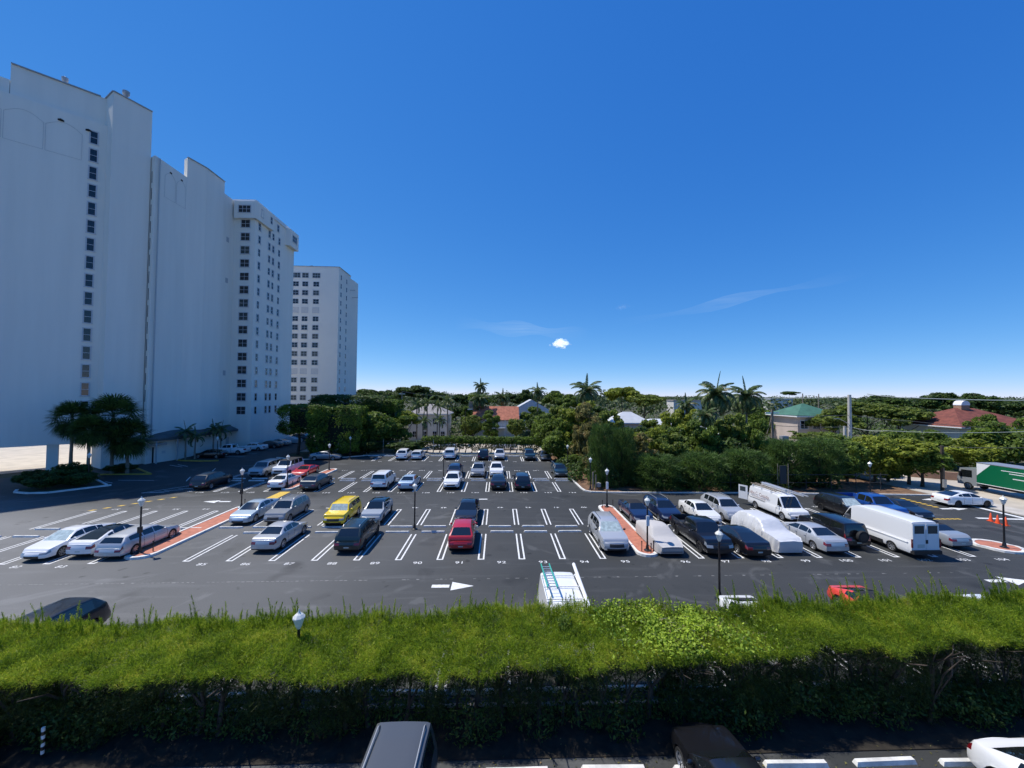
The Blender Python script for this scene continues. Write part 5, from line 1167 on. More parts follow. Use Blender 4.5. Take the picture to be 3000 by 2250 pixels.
# palms in the tower shade
for a in (('slender fan palm left of the big dark fan palm, in the tower shade', 212, 52.5, 1225, 58, 'fan'), ('fan palm beside the striped lamp in the tower shade', 262, 51, 1258, 52, 'fan'), ('big dark fan palm with heavy round crown in front of the tower', 332, 54.5, 1222, 78, 'fan'), ('low fan palm under the big dark fan palm', 376, 55, 1278, 64, 'fan'),
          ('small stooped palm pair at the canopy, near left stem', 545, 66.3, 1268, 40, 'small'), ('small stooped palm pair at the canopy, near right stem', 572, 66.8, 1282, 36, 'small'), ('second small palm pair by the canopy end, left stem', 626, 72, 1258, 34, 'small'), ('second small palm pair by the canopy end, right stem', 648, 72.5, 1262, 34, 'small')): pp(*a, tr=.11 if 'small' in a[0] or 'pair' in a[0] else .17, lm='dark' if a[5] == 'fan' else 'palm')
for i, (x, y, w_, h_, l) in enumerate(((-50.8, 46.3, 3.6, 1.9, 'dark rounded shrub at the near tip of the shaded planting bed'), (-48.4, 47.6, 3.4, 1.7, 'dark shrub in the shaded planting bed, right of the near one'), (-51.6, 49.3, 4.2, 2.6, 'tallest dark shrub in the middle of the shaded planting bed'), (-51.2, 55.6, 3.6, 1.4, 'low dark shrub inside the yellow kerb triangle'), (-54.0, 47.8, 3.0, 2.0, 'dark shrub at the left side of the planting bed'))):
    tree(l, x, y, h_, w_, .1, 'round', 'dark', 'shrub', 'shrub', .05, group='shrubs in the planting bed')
# trimmed hedge along the far side
hd = thing('hedge', 'long trimmed hedge with flat yellow green top along the far side of the lot', 'hedge', (-3.2, 74.6, 0))
hx = np.array([(x, rng.uniform(-.25, .25), 2.4+rng.uniform(-.12, .12), .75, .8, .72) for x in np.linspace(-10.6, 10.4, 44)]); obj('foliage', quads('foliage', blobcloud(hx, 15000, .13), LM['clip']), hd)
hx = np.array([(x, rng.uniform(-.4, .3), 1.2+rng.uniform(-.3, .4), rng.uniform(.4, 1.0), .5, rng.uniform(.4, .8)) for x in np.linspace(-10, 10, 17)]); obj('lower_foliage', quads('lower_foliage', blobcloud(hx, 4200, .12), LM['dark']), hd)
for x in np.linspace(-10.2, 10.2, 18): MB().tube([(x, 0, 0), (x+.2, .05, .9), (x+rng.uniform(-.3, .3), 0, 2.2)], [.11, .08, .05], 6).build('trunk', M['bark'], hd, 60)
# distant woods
fb = []
for i in range(520):
    Y = rng.uniform(165, 900); px = rng.uniform(990, 3150); x = at(px, 1150, Y).x; r = rng.uniform(4, 8)*(1+Y/1100); h = (rng.uniform(7, 12.5) if px < 1750 else rng.uniform(5.5, 11))+1.2*math.sin(px*.013+Y*.02); fb.append((x, Y, h-r*.45, r, r*.8, r*.52))
tag(obj('far_woods', quads('far_woods', blobcloud(fb, 80000, .95, .6, .85, .5), LM['far'])), 'continuous low green woods reaching the horizon behind the houses', 'woods', None, 'stuff')
fb = [(at(px, 1150, Y).x, Y, 1.2, 3.2, 2.6, rng.uniform(1.6, 3.6)) for px, Y in [(rng.uniform(1000, 3100), rng.uniform(92, 165)) for _ in range(260)]]
tag(obj('garden_undergrowth', quads('garden_undergrowth', blobcloud(fb, 42000, .33, .55, .8, .4), LM['dark'])), 'dense garden greenery between the houses behind the lot', 'undergrowth', None, 'stuff')
fb = [(rng.uniform(12.5, 47), rng.uniform(46.5, 60), .8, 1.6, 1.3, rng.uniform(.9, 2.0)) for _ in range(190)]+[(rng.uniform(9.6, 12.5), rng.uniform(50, 70), .6, .9, 1., rng.uniform(.5, 1.3)) for _ in range(16)]
fb = [b for b in fb if not (40 < b[0] < 50 and b[1] > 47)]
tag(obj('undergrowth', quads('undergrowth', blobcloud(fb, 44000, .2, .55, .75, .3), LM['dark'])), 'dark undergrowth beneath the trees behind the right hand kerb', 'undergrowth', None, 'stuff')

# ---------------------------------------------------------------- the near hedge
hg = thing('hedge', 'wide feathery bright green casuarina hedge across the foreground', 'hedge', (0, 0, 0))
def hz(x, f):
    """height of the clipped top; f=0 front edge, 1 back edge"""
    x = np.asarray(x); r = np.clip(x/15, 0, 1.3); l = np.clip((x+15)/15, 0, 1)
    return -.95+(3.22+.06*l+.50*r)*(1-f)+(3.28+.30*l+.30*r)*f+.07*np.sin(x*1.7+f*3)+.05*np.sin(x*4.1-f*5)+.05*np.sin(x*.63+1)
def hy(x, f): x = np.asarray(x); return 1.123*((11.25+.02*x.clip(0, 20)+.12*np.sin(x*1.3)+.06*np.sin(x*3.7))*(1-f)+(14.1-.75*((x-3)/5).clip(0, 1)+.035*x.clip(-5, 16)+.1*np.sin(x*1.1+2))*f)
n = 36000; tx = rng.uniform(-21, 22, n); tf = rng.uniform(0, 1, n)**.9; tuft = np.stack([tx, hy(tx, tf), hz(tx, tf)-rng.uniform(.0, .30, n)**1.3-.02], 1)
edge = (1-tf)[:, None]; lean = np.stack([-.15-.25*(tx > 6)+.25*np.sin(tx*.8), -.1-.7*edge[:, 0]**3, .6+.3*tf], 1)
k = 19; C = np.repeat(tuft, k, 0)+rng.normal(size=(n*k, 3))*np.array([.05, .05, .05]); D = unit(np.repeat(lean, k, 0)*.8+rng.normal(size=(n*k, 3))*.85)
top = blades(C, D, rng.uniform(.05, .15, (n*k, 1)), .0062)
# feathery shoots along the top, taller at the back
S_ = []
for i in range(950):
    x = rng.uniform(-20, 21); f = rng.choice([rng.uniform(.75, 1.02), rng.uniform(.1, 1)], p=[.7, .3]); tall = rng.uniform(.18, .46)*(2.1 if rng.uniform() < .16 and f > .7 else 1)*(1.25 if x > 8 else 1)
    m_ = int(60*tall/.4); t = rng.uniform(0, 1, m_)[:, None]; bend = np.array([rng.normal()*.12-(.18 if x > 6 else 0), rng.normal()*.1, 0])*tall
    base = np.array([x, hy(x, f), float(hz(x, f))-.08]); c = base+np.array([0, 0, 1.])*t*tall+bend*t*t; d = unit(np.array([0, 0, 1.])+rng.normal(size=(m_, 3))*.38)
    S_.append(blades(c, d, .06+.12*(1-t)*rng.uniform(.6, 1.2, (m_, 1)), .0055)); S_.append(blades(np.array([base]), unit((np.array([0, 0, 1.])+bend/tall)[None]), tall, .008))
obj('foliage', quads('foliage', np.concatenate([top]+S_), LM['hedge']), hg)
# underside in needles coloured dark as shade, thicker to the right
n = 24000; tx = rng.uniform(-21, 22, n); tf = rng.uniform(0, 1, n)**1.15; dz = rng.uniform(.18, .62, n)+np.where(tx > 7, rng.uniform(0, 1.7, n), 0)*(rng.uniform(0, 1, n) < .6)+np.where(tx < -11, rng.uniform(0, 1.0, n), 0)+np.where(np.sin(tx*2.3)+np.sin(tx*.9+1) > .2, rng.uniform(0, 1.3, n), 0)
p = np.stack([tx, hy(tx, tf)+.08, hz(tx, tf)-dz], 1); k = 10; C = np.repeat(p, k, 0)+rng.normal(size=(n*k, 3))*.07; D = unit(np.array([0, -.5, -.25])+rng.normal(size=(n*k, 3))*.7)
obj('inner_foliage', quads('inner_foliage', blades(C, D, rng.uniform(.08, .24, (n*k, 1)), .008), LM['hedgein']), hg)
for i in range(58):
    x = -20.5+i*.73+rng.uniform(-.25, .25); y = 13.6+rng.uniform(-.4, .4); mb = MB(); r = rng.uniform(.04, .085); h1 = rng.uniform(.6, 1.1); top_ = float(hz(x, .5))-.25
    a = (x+rng.uniform(-.2, .2), y, h1); mb.tube([(x, y, 0), a], [r*1.3, r], 6)
    for j in range(rng.integers(3, 6)): q = rng.uniform(-.7, .7); mb.tube([a, (a[0]+q*.5, a[1]+rng.uniform(-.5, .3), (a[2]+top_)/2+.1), (a[0]+q, a[1]+rng.uniform(-1.2, .5), top_)], [r*.7, r*.5, r*.2], 5)
    mb.build('trunk', M['bark'], hg, 60)
fb = [(x, rng.uniform(12.9, 14.1), .3+rng.uniform(0, .25), .7, .5, rng.uniform(.4, .75)) for x in np.linspace(-20, 21, 74)]+[(x, rng.uniform(13.1, 14.1), .55+rng.uniform(0, .5), .55, .45, .5) for x in np.concatenate([rng.uniform(-20, -9, 26), rng.uniform(4, 21, 44)])]
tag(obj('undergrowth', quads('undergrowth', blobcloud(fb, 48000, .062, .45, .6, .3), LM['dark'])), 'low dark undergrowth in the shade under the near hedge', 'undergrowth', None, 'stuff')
n = 900; lx = rng.uniform(-16, 17, n); ly = rng.uniform(11.0, 13.2, n); tag(obj('fallen_leaves', quads('fallen_leaves', leaves(np.stack([lx, ly, .012+rng.uniform(0, .02, n)], 1), unit(np.array([0, 0, 1.])+rng.normal(size=(n, 3))*.25), .035), LM['brown'])), 'scattered dry leaves on the ground under the near hedge', 'leaf litter', None, 'stuff')
# climbing vine draped over the hedge, with dry tips
n = 7600; vx = 6.3+rng.normal(size=n)*1.15; vf = np.clip(.55+rng.normal(size=n)*.27-(vx-6.3)*.06, .02, 1.02); keep = (np.sin(vx*3.1+vf*4)+np.sin(vx*1.7-vf*7)+rng.normal(size=n)*.6) > -.7; vx, vf = vx[keep], vf[keep]; n = len(vx)
C = np.stack([vx, hy(vx, vf), hz(vx, vf)+rng.uniform(-.02, .22, n)], 1); vn = thing('vine', 'bright broad leaved climbing vine draped over the near hedge', 'vine', (0, 0, 0))
obj('foliage', quads('foliage', leaves(C, unit(np.array([-.1, -.1, .8])+rng.normal(size=(n, 3))*.5), .050, .66), LM['vine']), vn)
obj('foliage', quads('foliage', leaves(C[:700]+np.array([.5, -.25, .06]), sphere(700), .035, .5), LM['brown']), vn)
mb = MB()
for i in range(26):
    x = 6.3+rng.normal()*1.3; f = rng.uniform(.2, 1); z = float(hz(x, f)); mb.tube([(x, float(hy(x, f)), z), (x+rng.uniform(-.2, .2), float(hy(x, f))-.05, z+.25), (x+rng.uniform(-.4, .4), float(hy(x, f))-.1, z+rng.uniform(.2, .45))], [.008, .006, .003], 4)
mb.build('stem', M['wood'], vn)
n = 260; C = np.array([2.45, 14.6, float(hz(2.2, .8))+.12])+rng.normal(size=(n, 3))*np.array([.13, .12, .12]); sp = thing('sapling', 'small dark broad leaved sapling sprouting out of the hedge top', 'sapling', (0, 0, 0)); obj('foliage', quads('foliage', leaves(C, sphere(n), .05, .5), LM['mid']), sp)
# ---------------------------------------------------------------- cars
G = dict(white=('white', (.78, .78, .77)), pearl=('pearl', (.74, .735, .71)), silver=('silver', (.50, .51, .52)), grey=('grey', (.26, .27, .28)), ltgrey=('light_grey', (.40, .42, .43)), paleblue=('pale_blue', (.42, .52, .60)), black=('black', (.008, .008, .010)), navy=('navy', (.010, .018, .055)),
         darkgreen=('dark_green', (.012, .022, .022)), red=('red', (.44, .012, .018)), sred=('bright_red', (.55, .014, .016)), coral=('coral_red', (.70, .06, .035)), yellow=('yellow', (.86, .60, .004)), blue=('blue', (.012, .06, .26)), dkgrey=('dark_grey', (.055, .06, .065)), charcoal=('charcoal', (.075, .078, .08)), teal=('dark_teal', (.010, .030, .038)), maroon=('maroon', (.09, .008, .012)))
METAL = {'silver', 'grey', 'light_grey', 'pale_blue', 'dark_grey'}
K = .977; UP, DN = math.pi/2, -math.pi/2
SZ = dict(sedan=(4.75, 1.82, 1.45), coupe=(4.5, 1.84, 1.36), fastback=(4.85, 1.86, 1.45), suv=(4.75, 1.90, 1.72), crossover=(4.6, 1.86, 1.62), wagon=(4.95, 1.86, 1.48), boxy=(4.3, 1.82, 1.72), minivan=(5.0, 1.95, 1.78), van=(5.7, 2.0, 2.1), highvan=(6.2, 2.05, 2.55), pickup=(5.8, 2.03, 1.92), convertible=(4.75, 1.82, 1.40))
def pc(label, ty, X, Y, d, col, cat=None, size=None, lod=1, free=False, name=None, **k):
    """X, Y: ground point under the bumper nearest the camera; d 'n' = nose to camera, 't' = tail to camera"""
    L, W, H = size or SZ[ty]; c = G[col]; kind = 'metal' if c[0] in METAL else 'solid'
    if free: x, y, rz = X, Y, d
    else: x, y, rz = X*K, Y*K+L/2, (DN if d == 'n' else UP)
    rz += random.uniform(-.02, .02)
    nm = name or dict(sedan='saloon_car', coupe='coupe_car', fastback='fastback_car', suv='suv', crossover='crossover_car', wagon='estate_car', boxy='boxy_suv', minivan='minivan', van='panel_van', highvan='panel_van', pickup='pickup_truck', convertible='convertible_car')[ty]
    return car(nm, label, cat or dict(pickup='pickup', van='van', highvan='van', minivan='minivan', suv='SUV', boxy='SUV').get(ty, 'car'), ty, L, W, H, x, y, rz, c, kind, lod, **k)
# front row
pc('white saloon facing the camera, leftmost of the three white cars by the long island', 'fastback', -30.6, 27.32, 'n', 'white', lod=0, shade='cshade', mir=None)
pc('white coupe with black roof, tail to camera, middle of the three by the long island', 'fastback', -28.2, 27.79, 't', 'white', lod=0, roof='cglass')
pc('silver estate car right beside the long red island, tail to camera', 'wagon', -26.0, 27.47, 't', 'silver', lod=0, roof=None)
pc('silver saloon alone in the front row, tail to camera', 'sedan', -16.4, 28.48, 't', 'silver', lod=0, rims='rim')
pc('black SUV with roof rails and tall red tail lights, tail to camera, front row', 'suv', -10.53, 28.21, 't', 'darkgreen', lod=0, rails='chrome', rims='rimdark')
pc('bright red crossover, tail to camera in the middle of the front row', 'crossover', -2.64, 28.33, 't', 'red', lod=0, size=(4.4, 1.82, 1.64), rims='rimdark')
pc('silver people mover with sunshade in the windscreen left of the east island', 'suv', 8.45, 27.9, 'n', 'silver', cat='SUV', lod=0, size=(5.15, 1.97, 1.80), shade='cshade', rails='chrome', mir='plastic')
covered_car('grey cloth covered car beside the east island', 'fastback', 4.75, 1.90, 1.50, 12.2*K, 27.6*K+2.3, DN, 'clothc', 'clothd', amp=.016, skirt=.22)
pc('big black pickup truck nose to camera in the east front row', 'pickup', 15.55, 27.3, 'n', 'black', lod=0, rims='rimdark', grille='plastic')
pc('black saloon, tail to camera, right of the black pickup', 'fastback', 18.1, 27.0, 't', 'black', lod=0, size=(4.95, 1.95, 1.45))
covered_car('long silver tarpaulin covered SUV in the east front row', 'suv', 5.35, 2.05, 1.85, 20.9*K, 27.8*K+2.7, DN, 'tarp', None, amp=.05, skirt=.12)
pc('silver large saloon, tail to camera, right of the silver tarpaulin', 'sedan', 24.1, 27.5, 't', 'silver', lod=0, size=(5.1, 1.88, 1.5))
jp = pc('black boxy off-roader with spare wheel on its tail', 'boxy', 26.6, 28.5, 't', 'black', lod=0, size=(4.75, 1.92, 1.86), rims='rimdark', cat='off-roader', name='off_roader')
sp_ = obj('spare_wheel', wheel_meshes(.42)[0], jp, (-2.56, -.12, 1.02)); sp_.rotation_euler = (0, 0, R(90))
sp2 = MB().lathe([(.30, .06), (.28, .11), (.01, .12)], 14, axis='y').build('spare_cover', M['plastic'], sp_)
hv = pc('white high roofed delivery van, tail to camera, tallest vehicle in the lot', 'highvan', 29.9, 26.9, 't', 'white', lod=0, grille='plastic')
Lh, Wh, Hh = SZ['highvan']
for sy in (-1, 1):
    d_ = MB().box(-Lh/2-.035, -Lh/2-.008, .02*sy if sy > 0 else -.93, .93 if sy > 0 else -.02, .62, 2.38).build('rear_door', M['trim'], hv)
    MB().box(-Lh/2-.045, -Lh/2-.036, sy*.48-.34, sy*.48+.34, 1.72, 2.25).build('pane', M['winglass2'], d_)
    MB().box(-Lh/2-.06, -Lh/2-.01, sy*1.0-.05, sy*1.0+.05, .78, 1.35).build('taillight', M['tail'], hv)
MB().box(-Lh/2-.05, -Lh/2-.036, .12, .62, .76, 1.0).build('licence_plate', M['plate'], hv); MB().box(-Lh/2-.06, -Lh/2-.036, -.12, .03, 1.05, 1.3).build('handle', M['plastic'], hv)
MB().box(-Lh/2-.16, -Lh/2+.1, -1.0, 1.0, .35, .6).build('bumper', M['plastic'], hv)
for sy in (-1, 1):
    MB().box(-Lh*.46, Lh*.30, sy*1.02-.02, sy*1.02+.02, 1.02, 1.09).build('side_moulding', M['trim'], hv); MB().box(-Lh*.18, Lh*.28, sy*1.012-.02, sy*1.012+.02, .36, .62).build('sill_panel', M['plastic'], hv)
pc('old silver convertible with black soft top, tail to camera, last before the short island', 'convertible', 34.4, 28.4, 't', 'ltgrey', lod=0, roof='sofx', size=(4.9, 1.80, 1.40))
# second row
pc('pale blue saloon facing the camera beside the far end of the long island', 'fastback', -22.0, 34.5, 'n', 'paleblue', lod=0)
pc('grey SUV facing the camera right of the pale blue saloon', 'suv', -19.0, 34.4, 'n', 'grey', lod=0, size=(4.65, 1.88, 1.70), rails='steel')
pc('bright yellow boxy SUV with white sunshade behind its windscreen', 'boxy', -13.8, 33.9, 'n', 'yellow', lod=0, shade='cshade', size=(4.2, 1.84, 1.66), rails='plastic')
pc('light grey small crossover with black roof behind the black SUV', 'crossover', -10.94, 34.4, 'n', 'ltgrey', lod=0, roof='cglass', size=(4.35, 1.83, 1.62), rims='rimdark', mir='plastic')
bs = pc('black executive saloon with wide chrome framed grille behind the red crossover', 'sedan', -2.75, 34.1, 'n', 'black', lod=0, size=(5.0, 1.9, 1.5))
for sy in (-1, 1):
    q = MB(); n_ = 18
    q.tube([(2.56-.02*abs(math.cos(6.2832*i/n_)), sy*.36+.32*math.cos(6.2832*i/n_), .68+.11*math.sin(6.2832*i/n_)) for i in range(n_+1)], .022, 5, False); q.build('grille_frame', M['chrome'], bs)
pc('dark convertible with closed black top beside the east island', 'convertible', 12.74, 34.2, 'n', 'navy', lod=0, roof='sofx')
pc('dark navy estate car with roof rails behind the black pickup', 'wagon', 15.3, 34.3, 'n', 'navy', lod=0, size=(4.85, 1.85, 1.66), rails='steel')
pc('white saloon with black sunroof in the east second row', 'sedan', 18.7, 34.0, 'n', 'pearl', lod=0, rims='rim')
pc('silver SUV with roof rails left of the lettered van', 'suv', 21.2, 34.4, 'n', 'silver', lod=0, size=(4.9, 1.9, 1.76), rails='silver' if 'silver' in M else 'steel')
v = pc('white lettered trade van with ladder rack and open rear door', 'van', 26.9, 34.5, 'n', 'white', lod=0)
Lv, Wv, Hv = SZ['van']
V, F = text_geo('John C. Cassidy', .46); tx = MB().add([(x*.95, 0, z) for x, z, _ in V], F)
for txt, s, dz, w_ in (('AIR CONDITIONING, INC.', .17, -.33, 1.), ('561 - SERVICE', .12, -.55, 1.)):
    if 'SERVICE' in txt: continue
    V, F = text_geo(txt, s); tx.add([(x*w_, 0, z+dz) for x, z, _ in V], F)
for sy in (1, -1):
    o = obj('lettering', mesh('lettering', tx.V, tx.F, M['text']), v, (-1.15, sy*(Wv/2+.004), 1.52)); o.rotation_euler = (R(-9)*(1 if sy < 0 else -1)*0, 0, math.pi if sy > 0 else 0)
    MB().box(-2.6, -.3, sy*(Wv/2+.003)-.004, sy*(Wv/2+.003)+.004, 1.02, 1.06).build('rub_strip', M['plastic'], v)
d_ = MB().box(-.9, 0, -.025, .025, .55, 1.95).build('rear_door', M['paint_white'], v, None, (-Lv/2-.02, -Wv/2+.02, 0)); d_.rotation_euler = (0, 0, R(28)); MB().box(-.75, -.2, -.035, .035, 1.35, 1.8).build('pane', M['winglass2'], d_)
rk = MB()
for x in (-2.3, -1.0, .3): rk.box(x-.03, x+.03, -.86, .86, 2.19, 2.24); rk.box(x-.03, x+.03, -.86, -.8, 2.05, 2.2); rk.box(x-.03, x+.03, .8, .86, 2.05, 2.2)
rk.build('roof_rack', M['trim'], v)
def ladder(label, loc, rz, L, w_, m, rung='alu', tilt=0.):
    t = thing('ladder', label, 'ladder', loc, rz, 'ladders on van roofs'); t.rotation_euler = (0, tilt, rz)
    for s in (-1, 1): MB().box(-L/2, L/2, s*w_/2-.02, s*w_/2+.02, -.045, .045).build('rail', M[m], t)
    g = MB()
    for i in range(int(L/.3)): x = -L/2+.15+i*.3; g.tube([(x, -w_/2, 0), (x, w_/2, 0)], .018, 6)
    g.build('rungs', M[rung], t); return t
vx, vy = v.location.x, v.location.y
ladder('aluminium ladder lying on the rack of the lettered van, near side', (vx+.62, vy+.1, 2.30), DN, 5.6, .42, 'alu')
ladder('older brown ladder on the far side of the lettered van rack', (vx-.55, vy+.9, 2.30), DN, 3.6, .42, 'wood', 'wood')
tag(MB().lathe([(.13, -1.6), (.13, 1.6)], 12, (vx+.1, vy+.6, 2.38), 'y').build('conduit_tube', M['alu']), 'round pale conduit tube lying between the ladders of the lettered van', 'tube')
pc('black SUV with turquoise sunshade behind the white high roofed van', 'suv', 33.1, 34.6, 'n', 'black', lod=0, size=(4.85, 1.95, 1.76), shade='cshade', rims='rimdark')
pc('blue pickup with black bed cover, half hidden behind the white high roofed van', 'pickup', 36.2, 34.6, 'n', 'blue', lod=1, rims='rimdark')
pc('black low car almost hidden behind the white high roofed van', 'coupe', 39.0, 34.9, 'n', 'black', lod=1)
# third row
pc('black SUV in the tower shade at the left of the third row, tail to camera', 'suv', -34.4, 46.6, 't', 'black')
pc('white saloon tail to camera left of the second island', 'sedan', -25.9, 46.83, 't', 'white')
pc('dark grey crossover tail to camera right of the second island', 'crossover', -21.8, 46.2, 't', 'dkgrey', size=(4.7, 1.92, 1.62))
pc('white tall boxy minivan tail to camera in the third row', 'boxy', -13.97, 46.8, 't', 'white', cat='minivan', name='minivan', size=(4.5, 1.85, 1.85))
pc('pale silver saloon tail to camera right of the white boxy minivan', 'sedan', -10.71, 46.3, 't', 'paleblue')
pc('white SUV with sunroof facing the camera in the third row', 'crossover', -5.57, 46.9, 'n', 'white', size=(4.7, 1.93, 1.62))
pc('black saloon tail to camera in the right half of the third row', 'fastback', .05, 46.5, 't', 'black')
pc('black SUV tail to camera, rightmost of the third row', 'suv', 2.89, 46.3, 't', 'black', size=(4.7, 1.9, 1.68), rims='rimdark')
# fourth row
pc('pale luxury SUV facing the camera, half in the tower shade', 'boxy', -32.2, 53.6, 'n', 'ltgrey', size=(5.0, 1.98, 1.85))
pc('white off-roader with black roof behind the white saloon', 'boxy', -29.4, 54.2, 'n', 'white', roof='sofx', size=(4.9, 2.0, 1.97), cat='off-roader', name='off_roader')
pc('red low sports car behind the dark grey crossover', 'coupe', -26.7, 53.7, 'n', 'sred', size=(4.5, 1.94, 1.24))
pc('navy SUV tail to camera directly behind the white SUV with sunroof', 'crossover', -6.0, 53.3, 't', 'navy')
pc('grey crossover with dark pointed grille facing the camera in the fourth row', 'crossover', -2.75, 53.3, 'n', 'grey', size=(4.8, 1.9, 1.68), rails='steel')
pc('white crossover facing the camera behind the black saloon in the fourth row', 'crossover', -.25, 53.6, 'n', 'white', size=(4.75, 1.92, 1.7))
pc('dark hatchback facing the camera alone at the right end of the fourth row', 'crossover', 8.6, 53.4, 'n', 'teal', size=(4.55, 1.85, 1.60))
# far row
pc('white SUV in the far row, leftmost of the far row cars', 'suv', -16.43, 67.5, 't', 'white', lod=2)
pc('small white car with dark windscreen next to the leftmost far row SUV', 'boxy', -14.0, 67.9, 't', 'pearl', lod=2, size=(3.9, 1.75, 1.45), cat='car', name='small_car')
pc('white minivan below the trimmed hedge left of the lamp post', 'minivan', -8.44, 68.2, 't', 'white', lod=2)
pc('black SUV in the far row under the middle of the trimmed hedge', 'suv', -2.59, 67.6, 't', 'black', lod=2)
pc('silver SUV in the far row right beside the black one', 'crossover', .23, 67.8, 'n', 'silver', lod=2)
pc('dark SUV with teal windscreen in the right part of the far row', 'suv', 5.42, 67.2, 'n', 'teal', lod=2)
pc('dark saloon at the right end of the far row', 'sedan', 8.1, 66.9, 'n', 'dkgrey', lod=2)
pc('grey saloon parked sideways in the shade of the clipped ficus', 'fastback', -28.6, 66.8, 0., 'grey', free=True, lod=2)
# shaded row along the tower wall
pc('black car nose to the wall beside the yellow kerb in the tower shade', 'fastback', -48.4, 68.6, math.pi, 'black', free=True, lod=2)
pc('white pickup truck nose to the wall in the tower shade', 'pickup', -47.6, 72.6, math.pi, 'white', free=True, lod=1, size=(5.4, 1.95, 1.85))
pc('white saloon nose to the wall right of the white pickup', 'sedan', -46.9, 77.6, math.pi, 'white', free=True, lod=2)
pc('dark saloon right of the white saloon along the tower wall', 'fastback', -46.0, 81.3, math.pi, 'dkgrey', free=True, lod=2)
pc('pale saloon behind the dark one along the tower wall', 'sedan', -46.0, 84.4, math.pi, 'ltgrey', free=True, lod=2)
covered_car('silver cloth covered car along the tower wall', 'sedan', 4.7, 1.85, 1.45, -45.9, 88.6, math.pi, 'clothc', None, amp=.02)
pc('black car at the end of the tower wall beside the ficus', 'suv', -46.0, 92.6, math.pi, 'dkgrey', free=True, lod=2)
pc('white car glimpsed under the left edge of the clipped ficus', 'crossover', -49.6, 101, 2.6, 'white', free=True, lod=2)
# beyond the lot
pc('white car leaving through the exit, seen from its right side', 'fastback', 47.7, 39.3, 0., 'white', cat='car', free=True, lod=0, rims='rimdark', group='cars on the move')
pc('silver car on the street seen through the trimmed hedge', 'sedan', -10.8, 79.6, math.pi, 'silver', free=True, lod=2, group='cars on the street')
pc('white SUV on the street behind the middle of the trimmed hedge', 'suv', 1.2, 79.4, 0., 'white', free=True, lod=2, group='cars on the street')
# behind the near hedge, tails toward the lot
pc('black hatchback rising above the left part of the near hedge', 'suv', -19.1, 17.3, DN, 'black', free=True, lod=0, size=(4.6, 1.86, 1.70))
wv = pc('white van parked behind the near hedge with a green ladder on its roof', 'van', 3.0, 17.75, DN, 'white', free=True, lod=0, size=(5.1, 2.0, 2.1))
ladder('green ladder with aluminium rungs on the white van behind the hedge', (2.45, 19.0, 2.42), UP, 2.9, .42, 'green', 'alu', R(4))
t_ = thing('roof_tube', 'white tube carrier along the right roof edge of the van behind the hedge', 'tube', (3.85, 18.1, 2.30), R(-2)); MB().tube([(0, -1.9, 0), (0, 2.35, 0)], .085, 10).build('tube', M['trim'], t_, 40)
rk = MB()
for x in (-1.7, -.6, .5): rk.box(x-.02, x+.02, -.86, .86, 2.16, 2.2)
for y in (-.84, .84): rk.box(-1.9, .7, y-.02, y+.02, 2.13, 2.17)
rk.build('roof_rack', M['trim'], wv)
pc('white coupe behind the near hedge right of the climbing vine', 'coupe', 11.9, 17.7, DN, 'white', free=True, lod=0, size=(4.5, 1.86, 1.42))
pc('coral red sports car behind the right part of the near hedge', 'coupe', 18.6, 18.8, DN, 'coral', free=True, lod=0, size=(4.5, 1.9, 1.30), roof='sofx')
pc('white car mostly hidden behind the right end of the near hedge', 'crossover', 23.2, 17.4, DN, 'white', free=True, lod=1, size=(4.5, 1.84, 1.56))
# in front of the hedge, bottom edge
pc('charcoal van with long flat ribbed roof under the hedge edge, bottom centre', 'minivan', -2.6, 9.3, DN, 'charcoal', free=True, lod=0, size=(5.0, 1.92, 1.90), rails='steel')
pc('black saloon nose into the hedge shade at the bottom edge', 'sedan', 6.3, 10.2, UP, 'black', free=True, lod=0)
pc('white car with red tail light at the bottom right corner', 'coupe', 14.85, 9.35, DN, 'white', free=True, lod=0, size=(4.5, 1.86, 1.42))
pc('dark red SUV at the bottom left corner in the hedge shade', 'suv', -15.3, 9.9, UP, 'maroon', free=True, lod=1)

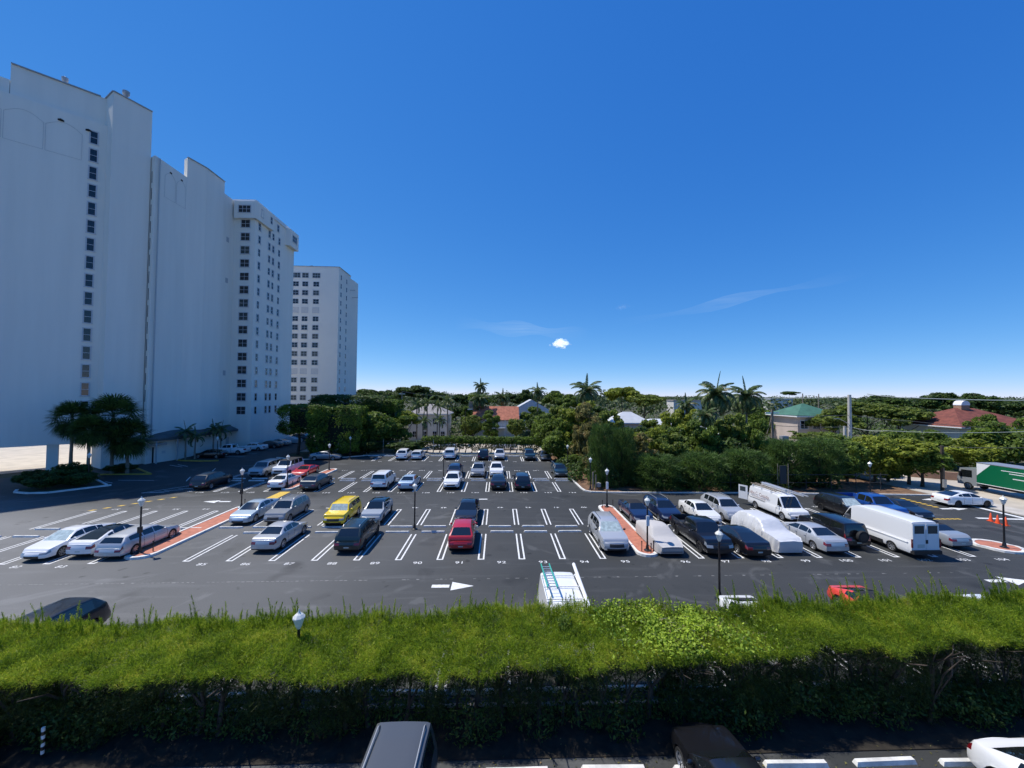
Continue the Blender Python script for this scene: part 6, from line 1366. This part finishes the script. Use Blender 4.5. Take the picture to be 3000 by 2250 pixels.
# green box truck on the street
tk = thing('box_truck', 'green and white box truck waiting on the street beyond the exit', 'truck', (57.8, 41.2, -.03), 0)
bx = MB().box(-1.2, 1.2, -6.2, 3.9, 1.05, 3.35).build('cargo_box', M['greenbox'], tk)
MB().box(-1.22, 1.22, -6.22, 3.92, 3.352, 3.42).build('roof', M['steel'], bx); MB().box(-1.22, 1.22, -6.2, 3.9, .98, 1.045).build('chassis_rail', M['trim'], bx)
for s in (-1, 1):
    q = MB(); x = s*1.206; q.add([(x, 3.88, 3.33), (x, 3.88, 1.9), (x, 2.55, 3.33), (x, 2.75, 3.33)], [(0, 1, 2, 3) if s > 0 else (3, 2, 1, 0)])
    for (y0, y1, z0, z1) in ((-2.6, 1.6, 2.86, 2.93), (-1.9, .9, 2.62, 2.69), (-3.2, .6, 2.1, 2.18), (-3.4, -1.4, 1.36, 1.43)): q.box(x-.004, x+.004, y0, y1, z0, z1)
    q.build('white_stripe', M['trim'], bx); q = MB(); q.box(x-.004, x+.004, -3.4, -1.2, 1.52, 1.58).box(x-.004, x+.004, -3.4, -1.3, 1.22, 1.28); q.build('yellow_stripe', M['stripe_y'], bx)
cb = MB(); pr = [(4.05, .55), (6.0, .55), (6.05, 1.2), (5.75, 2.5), (4.05, 2.6)]; V = [(s*1.02, y, z) for s in (-1, 1) for y, z in pr]
cb.add(V, [(0, 1, 2, 3, 4), (9, 8, 7, 6, 5)]+[(i, 5+i, 5+(i+1) % 5, (i+1) % 5) for i in range(5)]); cb.build('cab', M['paint_light_grey'], tk)
w_ = MB().add([(s*.92, y, z) for s in (-1, 1) for y, z in ((6.045, 1.38), (5.81, 2.36))], [(0, 2, 3, 1)]); w_.V = [(x, y+.012, z) for x, y, z in w_.V]; w_.build('windshield', M['cglass'], tk)
for s in (-1, 1):
    MB().add([(s*1.028, 4.5, 1.5), (s*1.028, 5.75, 1.4), (s*1.028, 5.6, 2.3), (s*1.028, 4.5, 2.35)], [(0, 1, 2, 3) if s > 0 else (3, 2, 1, 0)]).build('window', M['cglass'], tk)
    MB().box(s*1.05-.04, s*1.2, 5.6, 5.75, 1.5, 2.1).build('mirror', M['plastic'], tk)
    for y, n_ in ((4.9, .45), (-3.2, .45), (-4.3, .45)):
        o = obj('wheel', wheel_meshes(.45)[0], tk, (s*.95, y, .45)); o.rotation_euler = (0, 0, R(-90)*s); obj('rim', wheel_meshes(.45)[1], o)
MB().box(-.45, .45, -6, 5, .6, .97).build('chassis', M['plastic'], tk)
